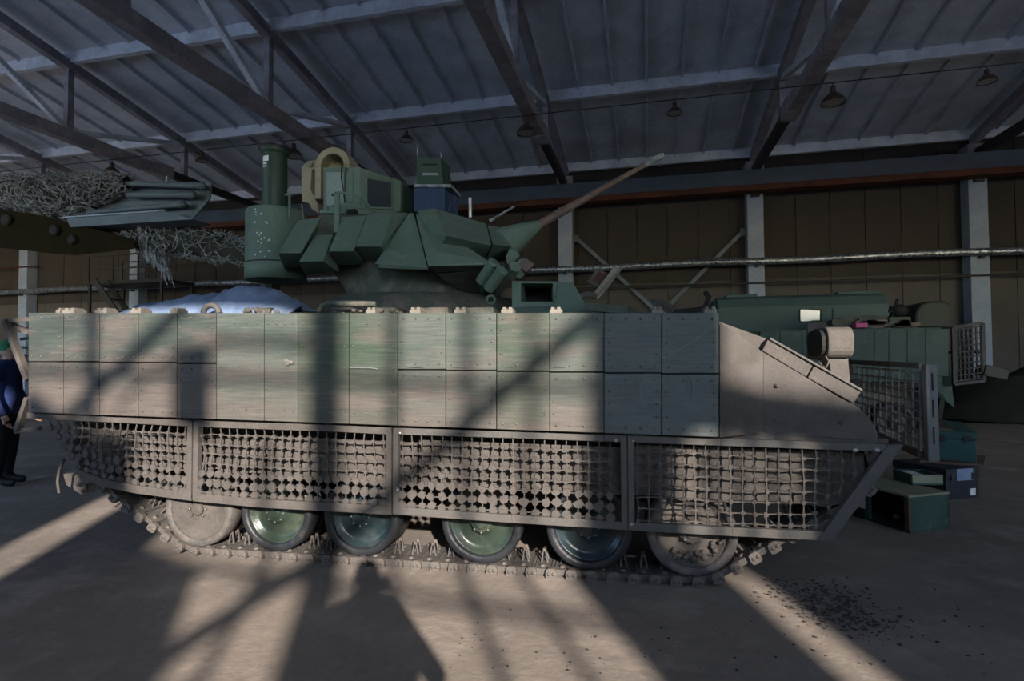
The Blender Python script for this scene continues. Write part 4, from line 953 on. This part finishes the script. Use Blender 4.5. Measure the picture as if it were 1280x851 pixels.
# ------------------------------------------------------------------ crates at right
def crate(name, label, p0, pr, pl_, h, m, open_face=False, z0=0, group=None):
    a = (pr-p0); b_ = (pl_-p0); a.z = b_.z = 0
    la, lb = a.length, b_.length; rz = math.atan2(a.y, a.x)
    e = empty(name, (p0.x, p0.y, z0), rz, label, 'crate', group)
    t = .018
    side = 1 if a.cross(b_).z > 0 else -1
    bx0, bx1 = (0, lb*side) if side > 0 else (lb*side, 0)
    if open_face:
        MB().box(0, t, bx0, bx1, 0, t).box(0, la, bx0, bx1, 0, t).build('bottom', m, e)
        MB().box(0, la, bx0, bx0+t, t, h).build('front_side', m, e, bevel=.004)
        MB().box(0, la, bx1-t, bx1, t, h).build('back_side', m, e, bevel=.004)
        MB().box(la-t, la, bx0, bx1, t, h).build('end_board', m, e)
        MB().box(-.01, la+.005, bx0-.005, bx1+.005, h, h+.02).build('lid', 'crate_edge', e, bevel=.004)
        MB().box(-.012, t, bx0+lb*.5, bx0+lb*.56, t, h).build('divider', m, e)
        MB().box(-.012, t, bx0, bx0+.04, t, h).box(-.012, t, bx1-.04, bx1, t, h).build('corner_post', 'wood', e)
    else:
        MB().box(0, la, bx0, bx1, 0, h*.72).build('box', m, e, bevel=.006)
        MB().box(-.008, la+.008, bx0-.008, bx1+.008, h*.735, h).build('lid', m, e, bevel=.006)
        for k in (.2, .8): MB().box(la*k-.03, la*k+.03, bx0-.014, bx0, h*.62, h*.84).build('latch', 'steel_dark', e)
    return e, la, lb, rz
c0_ = onZ(1138,667); cr_ = onZ(1187,661); cl_ = onZ(1088,637)
hA = (onY(1138,619,c0_.y).z)
# open side faces left: run the long axis away along the left face
e, la, lb, rz = crate('wooden_crate', 'open dark green crate lying on its side nearest the bow', c0_, cr_, cl_, hA-.02, 'crate', True)
tag(MB().ico((0,0,.03), .045, 1, (1,.8,.7), .2).build('wood_scrap', 'crate_edge'), 'small tan scrap lying inside the open dark green crate', 'scrap').location = c0_.lerp(cl_, .45).lerp(cr_, .12)+Vector((0,0,.025))
pz = hA+.005
t0 = onZ(1141,606,pz); t1 = onZ(1179,606,pz); t2 = onZ(1113,598,pz)
e, la, lb, rz = crate('shallow_box', 'shallow open tray of papers on top of the open crate', t0, t1, t2, .1, 'crate_edge', False, pz)
for c in list(e.children): D.objects.remove(c)
sgn = 1 if (t1-t0).cross(t2-t0).z > 0 else -1
y0_, y1_ = (0, lb) if sgn > 0 else (-lb, 0)
MB().box(0, la, y0_, y1_, 0, .015).build('bottom', 'crate', e)
MB().box(0, la, y0_, y0_+.02, .015, .09).build('front_rim', 'crate_edge', e); MB().box(0, la, y1_-.02, y1_, .015, .09).build('back_rim', 'crate', e)
MB().box(0, .02, y0_+.02, y1_-.02, .015, .09).build('side_rim', 'crate', e); MB().box(la-.02, la, y0_+.02, y1_-.02, .015, .09).build('side_rim', 'crate', e)
MB().box(.03, la*.5, y0_+lb*.15, y1_-lb*.15, .02, .085).build('paper', 'white', e); MB().box(la*.55, la-.03, y0_+.05, y1_-.05, .02, .075).build('padding', 'black', e)
q0 = onZ(1183,625); q1 = onZ(1224,621); q2 = onZ(1176,611)
hB = onY(1183,583,q0.y).z
e, la, lb, rz = crate('equipment_case', 'dark case with a pale patch under the teal crate', q0, q1, q2, hB-.03, 'case_dark')
MB().box(la*.3, la*.8, -.012, 0, hB*.55, hB*.9).build('pale_patch', 'tarp', e); MB().box(la*.7, la*.86, -.012, 0, .03, .1).build('label_plate', 'white', e)
r0_ = onZ(1152,577,hB); r1 = onZ(1231,581,hB); r2 = onZ(1168,566,hB)
bd = tag(MB().prism([onZ(1150,578,hB-.028), onZ(1230,583,hB-.028), onZ(1232,572,hB-.028), onZ(1150,562,hB-.028)], (0,0,.026)).build('plank', 'wood'), 'grey plank between the blue case and the teal crate', 'plank')
k0 = onZ(1167,574,hB); k1 = onZ(1221,578,hB); k2 = onZ(1150,556,hB)
hC = onY(1167,537,k0.y).z-hB
e, la, lb, rz = crate('wooden_crate', 'teal green crate on the plank, topmost of the right stack', k0, k1, k2, hC, 'crate_teal', False, hB)
MB().box(0, la*.5, .03, lb-.02, hC, hC+.02).build('top_board', 'wood', e)
hp = MB(); rh = random.Random(4); n = 26; hv = []
hc = onZ(1300, 515)
for j in range(n+1):
    for i in range(n+1):
        x = -1+2*i/n; y = -1+2*j/n; r_ = math.hypot(x, y); z = max(0, (1-r_**1.6))*1.15
        hv.append((9.4+x*2.6, 16.4+y*1.9, max(0, z*(1+.15*math.sin(x*9+y*5)))+(.06*rh.random() if z > .02 else 0)))
hp.add(hv, [(j*(n+1)+i, j*(n+1)+i+1, (j+1)*(n+1)+i+1, (j+1)*(n+1)+i) for j in range(n) for i in range(n)], True)
tag(hp.build('covered_heap', 'soil'), 'dark covered heap on the floor at the right edge', 'heap')
# crumbs of soil dropped on the floor
cm = MB(); rc = random.Random(21)
for k in range(1150):
    if k < 950:
        x = rc.gauss(1035, 42); y = 757+(x-1035)*.28+rc.gauss(0, 15)
    else:
        x = rc.uniform(560, 1240); y = rc.uniform(735, 845)
    if y < 722 or (y < 745 and x < 930): continue
    p = onZ(x, y); s_ = (.0025+.009*rc.random()**2.6)*(1 if k < 950 else .7)
    cm.ico(p+Vector((0,0,s_*.3)), s_, 1, (1.3,1,.6), .25)
tag(cm.build('soil_crumbs', 'clod'), 'dark soil crumbs scattered on the floor in front of the bow', 'soil', kind='stuff')

# ------------------------------------------------------------------ people
def skin_island(vs, es, root=0, sub=2):
    me = D.meshes.new('tmp'); me.from_pydata([v[:3] for v in vs], es, []); ob = D.objects.new('tmp', me); COL.objects.link(ob)
    sk = ob.modifiers.new('skin', 'SKIN'); sk.use_smooth_shade = True
    for i, v in enumerate(vs):
        d = me.skin_vertices[0].data[i]; r = v[3]; d.radius = r if isinstance(r, tuple) else (r, r); d.use_root = (i == root)
    ss = ob.modifiers.new('sub', 'SUBSURF'); ss.levels = sub; ss.render_levels = sub
    dg = bpy.context.evaluated_depsgraph_get(); dg.update()
    out = D.meshes.new_from_object(ob.evaluated_get(dg)); D.objects.remove(ob); D.meshes.remove(me); return out
def person(name, label, loc, rz, hands, head_yaw=0, cap=None, jacket='jacket', elbows=None, coat=1.0):
    root = empty(name, loc, rz, label, 'person')
    hd = 1.62
    vs = [(0,0,.94,(.165*coat,.115*coat)), (0,.0,1.12,(.15*coat,.11*coat)), (0,.0,1.30,(.175*coat,.12*coat)), (0,-.01,1.42,(.13,.09)), (0,.0,1.50,.06), (0,.02,1.56,.062)]
    es = [(0,1),(1,2),(2,3),(3,4),(4,5)]
    for sx_ in (-1, 1):
        el = elbows[0 if sx_ < 0 else 1] if elbows else (sx_*.27,-.02,1.12); hdp = hands[0 if sx_ < 0 else 1]
        i = len(vs); el = Vector(el); hv = Vector(hdp); d = (hv-el).normalized()
        vs += [(sx_*.19,-.01,1.40,.075), (*((Vector((sx_*.2,-.01,1.38))+el)/2),.062), (*el,.055), (*(el.lerp(hv,.6)),.045), (*hv,.033), (*(hv+d*.07),(.042,.018))]
        es += [(3,i),(i,i+1),(i+1,i+2),(i+2,i+3),(i+3,i+4),(i+4,i+5)]
        i = len(vs)
        vs += [(sx_*.095,0,.86,.105*coat), (sx_*.105,.01,.50,.075), (sx_*.11,-.02,.28,.07), (sx_*.11,-.03,.10,.055), (sx_*.115,.06,.05,.05), (sx_*.12,.16,.04,.042)]
        es += [(0,i),(i,i+1),(i+1,i+2),(i+2,i+3),(i+3,i+4),(i+4,i+5)]
    parts = [skin_island(vs, es)]
    for sx_ in (0, 1):
        el = Vector(elbows[sx_]) if elbows else Vector(((-1,1)[sx_]*.27,-.02,1.12)); hv = Vector(hands[sx_]); d = (hv-el).normalized()
        side = d.cross(Vector((0,1,0))).normalized() if abs(d.y) < .8 else d.cross(Vector((0,0,1))).normalized(); nrm_ = side.cross(d)
        for k, ln in enumerate((.07,.08,.075,.06)):
            o = hv+d*.09+side*((k-1.5)*.021); cur = nrm_*(.02)
            parts.append(skin_island([(*o,.0095),(*(o+d*ln*.45),.009),(*(o+d*ln*.8+cur*.6),.008),(*(o+d*ln+cur*1.4),.007)], [(0,1),(1,2),(2,3)], 0, 1))
        o = hv+d*.03+side*.03
        parts.append(skin_island([(*o,.013),(*(o+side*.03+d*.03),.011),(*(o+side*.035+d*.065),.009)], [(0,1),(1,2)], 0, 1))
    bm = bmesh.new()
    for me in parts: bm.from_mesh(me)
    # head: shaped sphere with brow, nose, chin, ears
    hb_ = bmesh.new(); bmesh.ops.create_uvsphere(hb_, u_segments=24, v_segments=18, radius=1)
    for v in hb_.verts:
        x, y, z = v.co
        w_ = .076*(1-.18*max(0, -z)); dd = .098*(1-.1*max(0, -z)); nz = .118
        ny = y*dd
        if y > .6 and abs(x) < .22 and -.25 < z < .12: ny += .02*(1-abs(x)/.22)
        if y > .75 and abs(abs(x)-.38) < .17 and .0 < z < .22: ny -= .008
        if abs(x) > .93 and abs(z) < .3: x *= 1.12
        v.co = Vector((x*w_, ny+.02, z*nz+hd))
    bmesh.ops.rotate(hb_, verts=hb_.verts, cent=(0,.02,hd), matrix=Matrix.Rotation(head_yaw, 3, 'Z'))
    hm = D.meshes.new('h'); hb_.to_mesh(hm); hb_.free(); bm.from_mesh(hm)
    hands_v = [Vector(h) for h in hands]
    me = D.meshes.new('body')
    for f in bm.faces:
        c = f.calc_center_median(); f.smooth = True
        if min((c-h).length for h in hands_v) < .19 and min((c-h-((h-(Vector(elbows[k]) if elbows else Vector((.27*(1 if k else -1),-.02,1.12)))).normalized()*.09)).length for k, h in enumerate(hands_v)) < .1: f.material_index = 2
        elif c.z > 1.505: f.material_index = 2
        elif c.z > .86: f.material_index = 0
        elif c.z > .085: f.material_index = 1
        else: f.material_index = 3
    bm.to_mesh(me); bm.free()
    for m in (jacket, 'trousers', 'skin', 'rubber'): me.materials.append(M[m])
    bo = D.objects.new('body', me); COL.objects.link(bo); bo.parent = root
    hr = MB(); hr.lathe([(-.02,.088),(.05,.09),(.1,.06),(.118,0)], (0,.005,hd+.012), (0,-.12,1), 20)
    hr.build('cap' if cap else 'hair', cap or 'hair', root)
    if cap: MB().prism([(-.06,.09,hd+.03),(.06,.09,hd+.03),(.045,.16,hd+.02),(-.045,.16,hd+.02)], (0,0,.008)).build('cap_brim', cap, root)
    for sx_ in (-1,1):
        ey = MB().ico((sx_*.032,.108,hd+.012), .011, 1).build('eye', 'white', root); ey.data.materials[0] = M['white']
        ey.rotation_euler = (0,0,head_yaw)
    return root
pp_ = onZ(6, 606)
person('person', 'person in a dark navy jacket standing behind the rear of the vehicle at left', (pp_.x, pp_.y, 0), rad(-60), [(-.24,.14,.86),(.26,.10,.84)], 0, 'capgreen')
phx = Vector((0, 0, 0)) - Vector((fw.x, fw.y, 0)).normalized()*.36
ph = person('person', 'photographer whose rounded shadow falls on the floor before the tracks', (phx.x, phx.y, 0), YAW, [(-.13,.17,1.40),(.14,.17,1.40)], 0, None, 'jacket', [(-.33,.06,1.16),(.36,.06,1.12)], 1.9)
e = empty('camera_body', (-fw.x*.14, -fw.y*.14, EYE), YAW, 'black camera held up by the photographer', 'camera')
MB().box(-.07,.07,-.05,.03,-.055,.045).build('body', 'black', e, bevel=.01); MB().box(-.03,.03,-.03,.03,.045,.07).build('finder', 'black', e, bevel=.005)
MB().lathe([(0,.034),(.055,.036),(.06,.03),(.05,0)], (0,.03,-.005), (0,1,0), 20).build('lens', 'black', e)
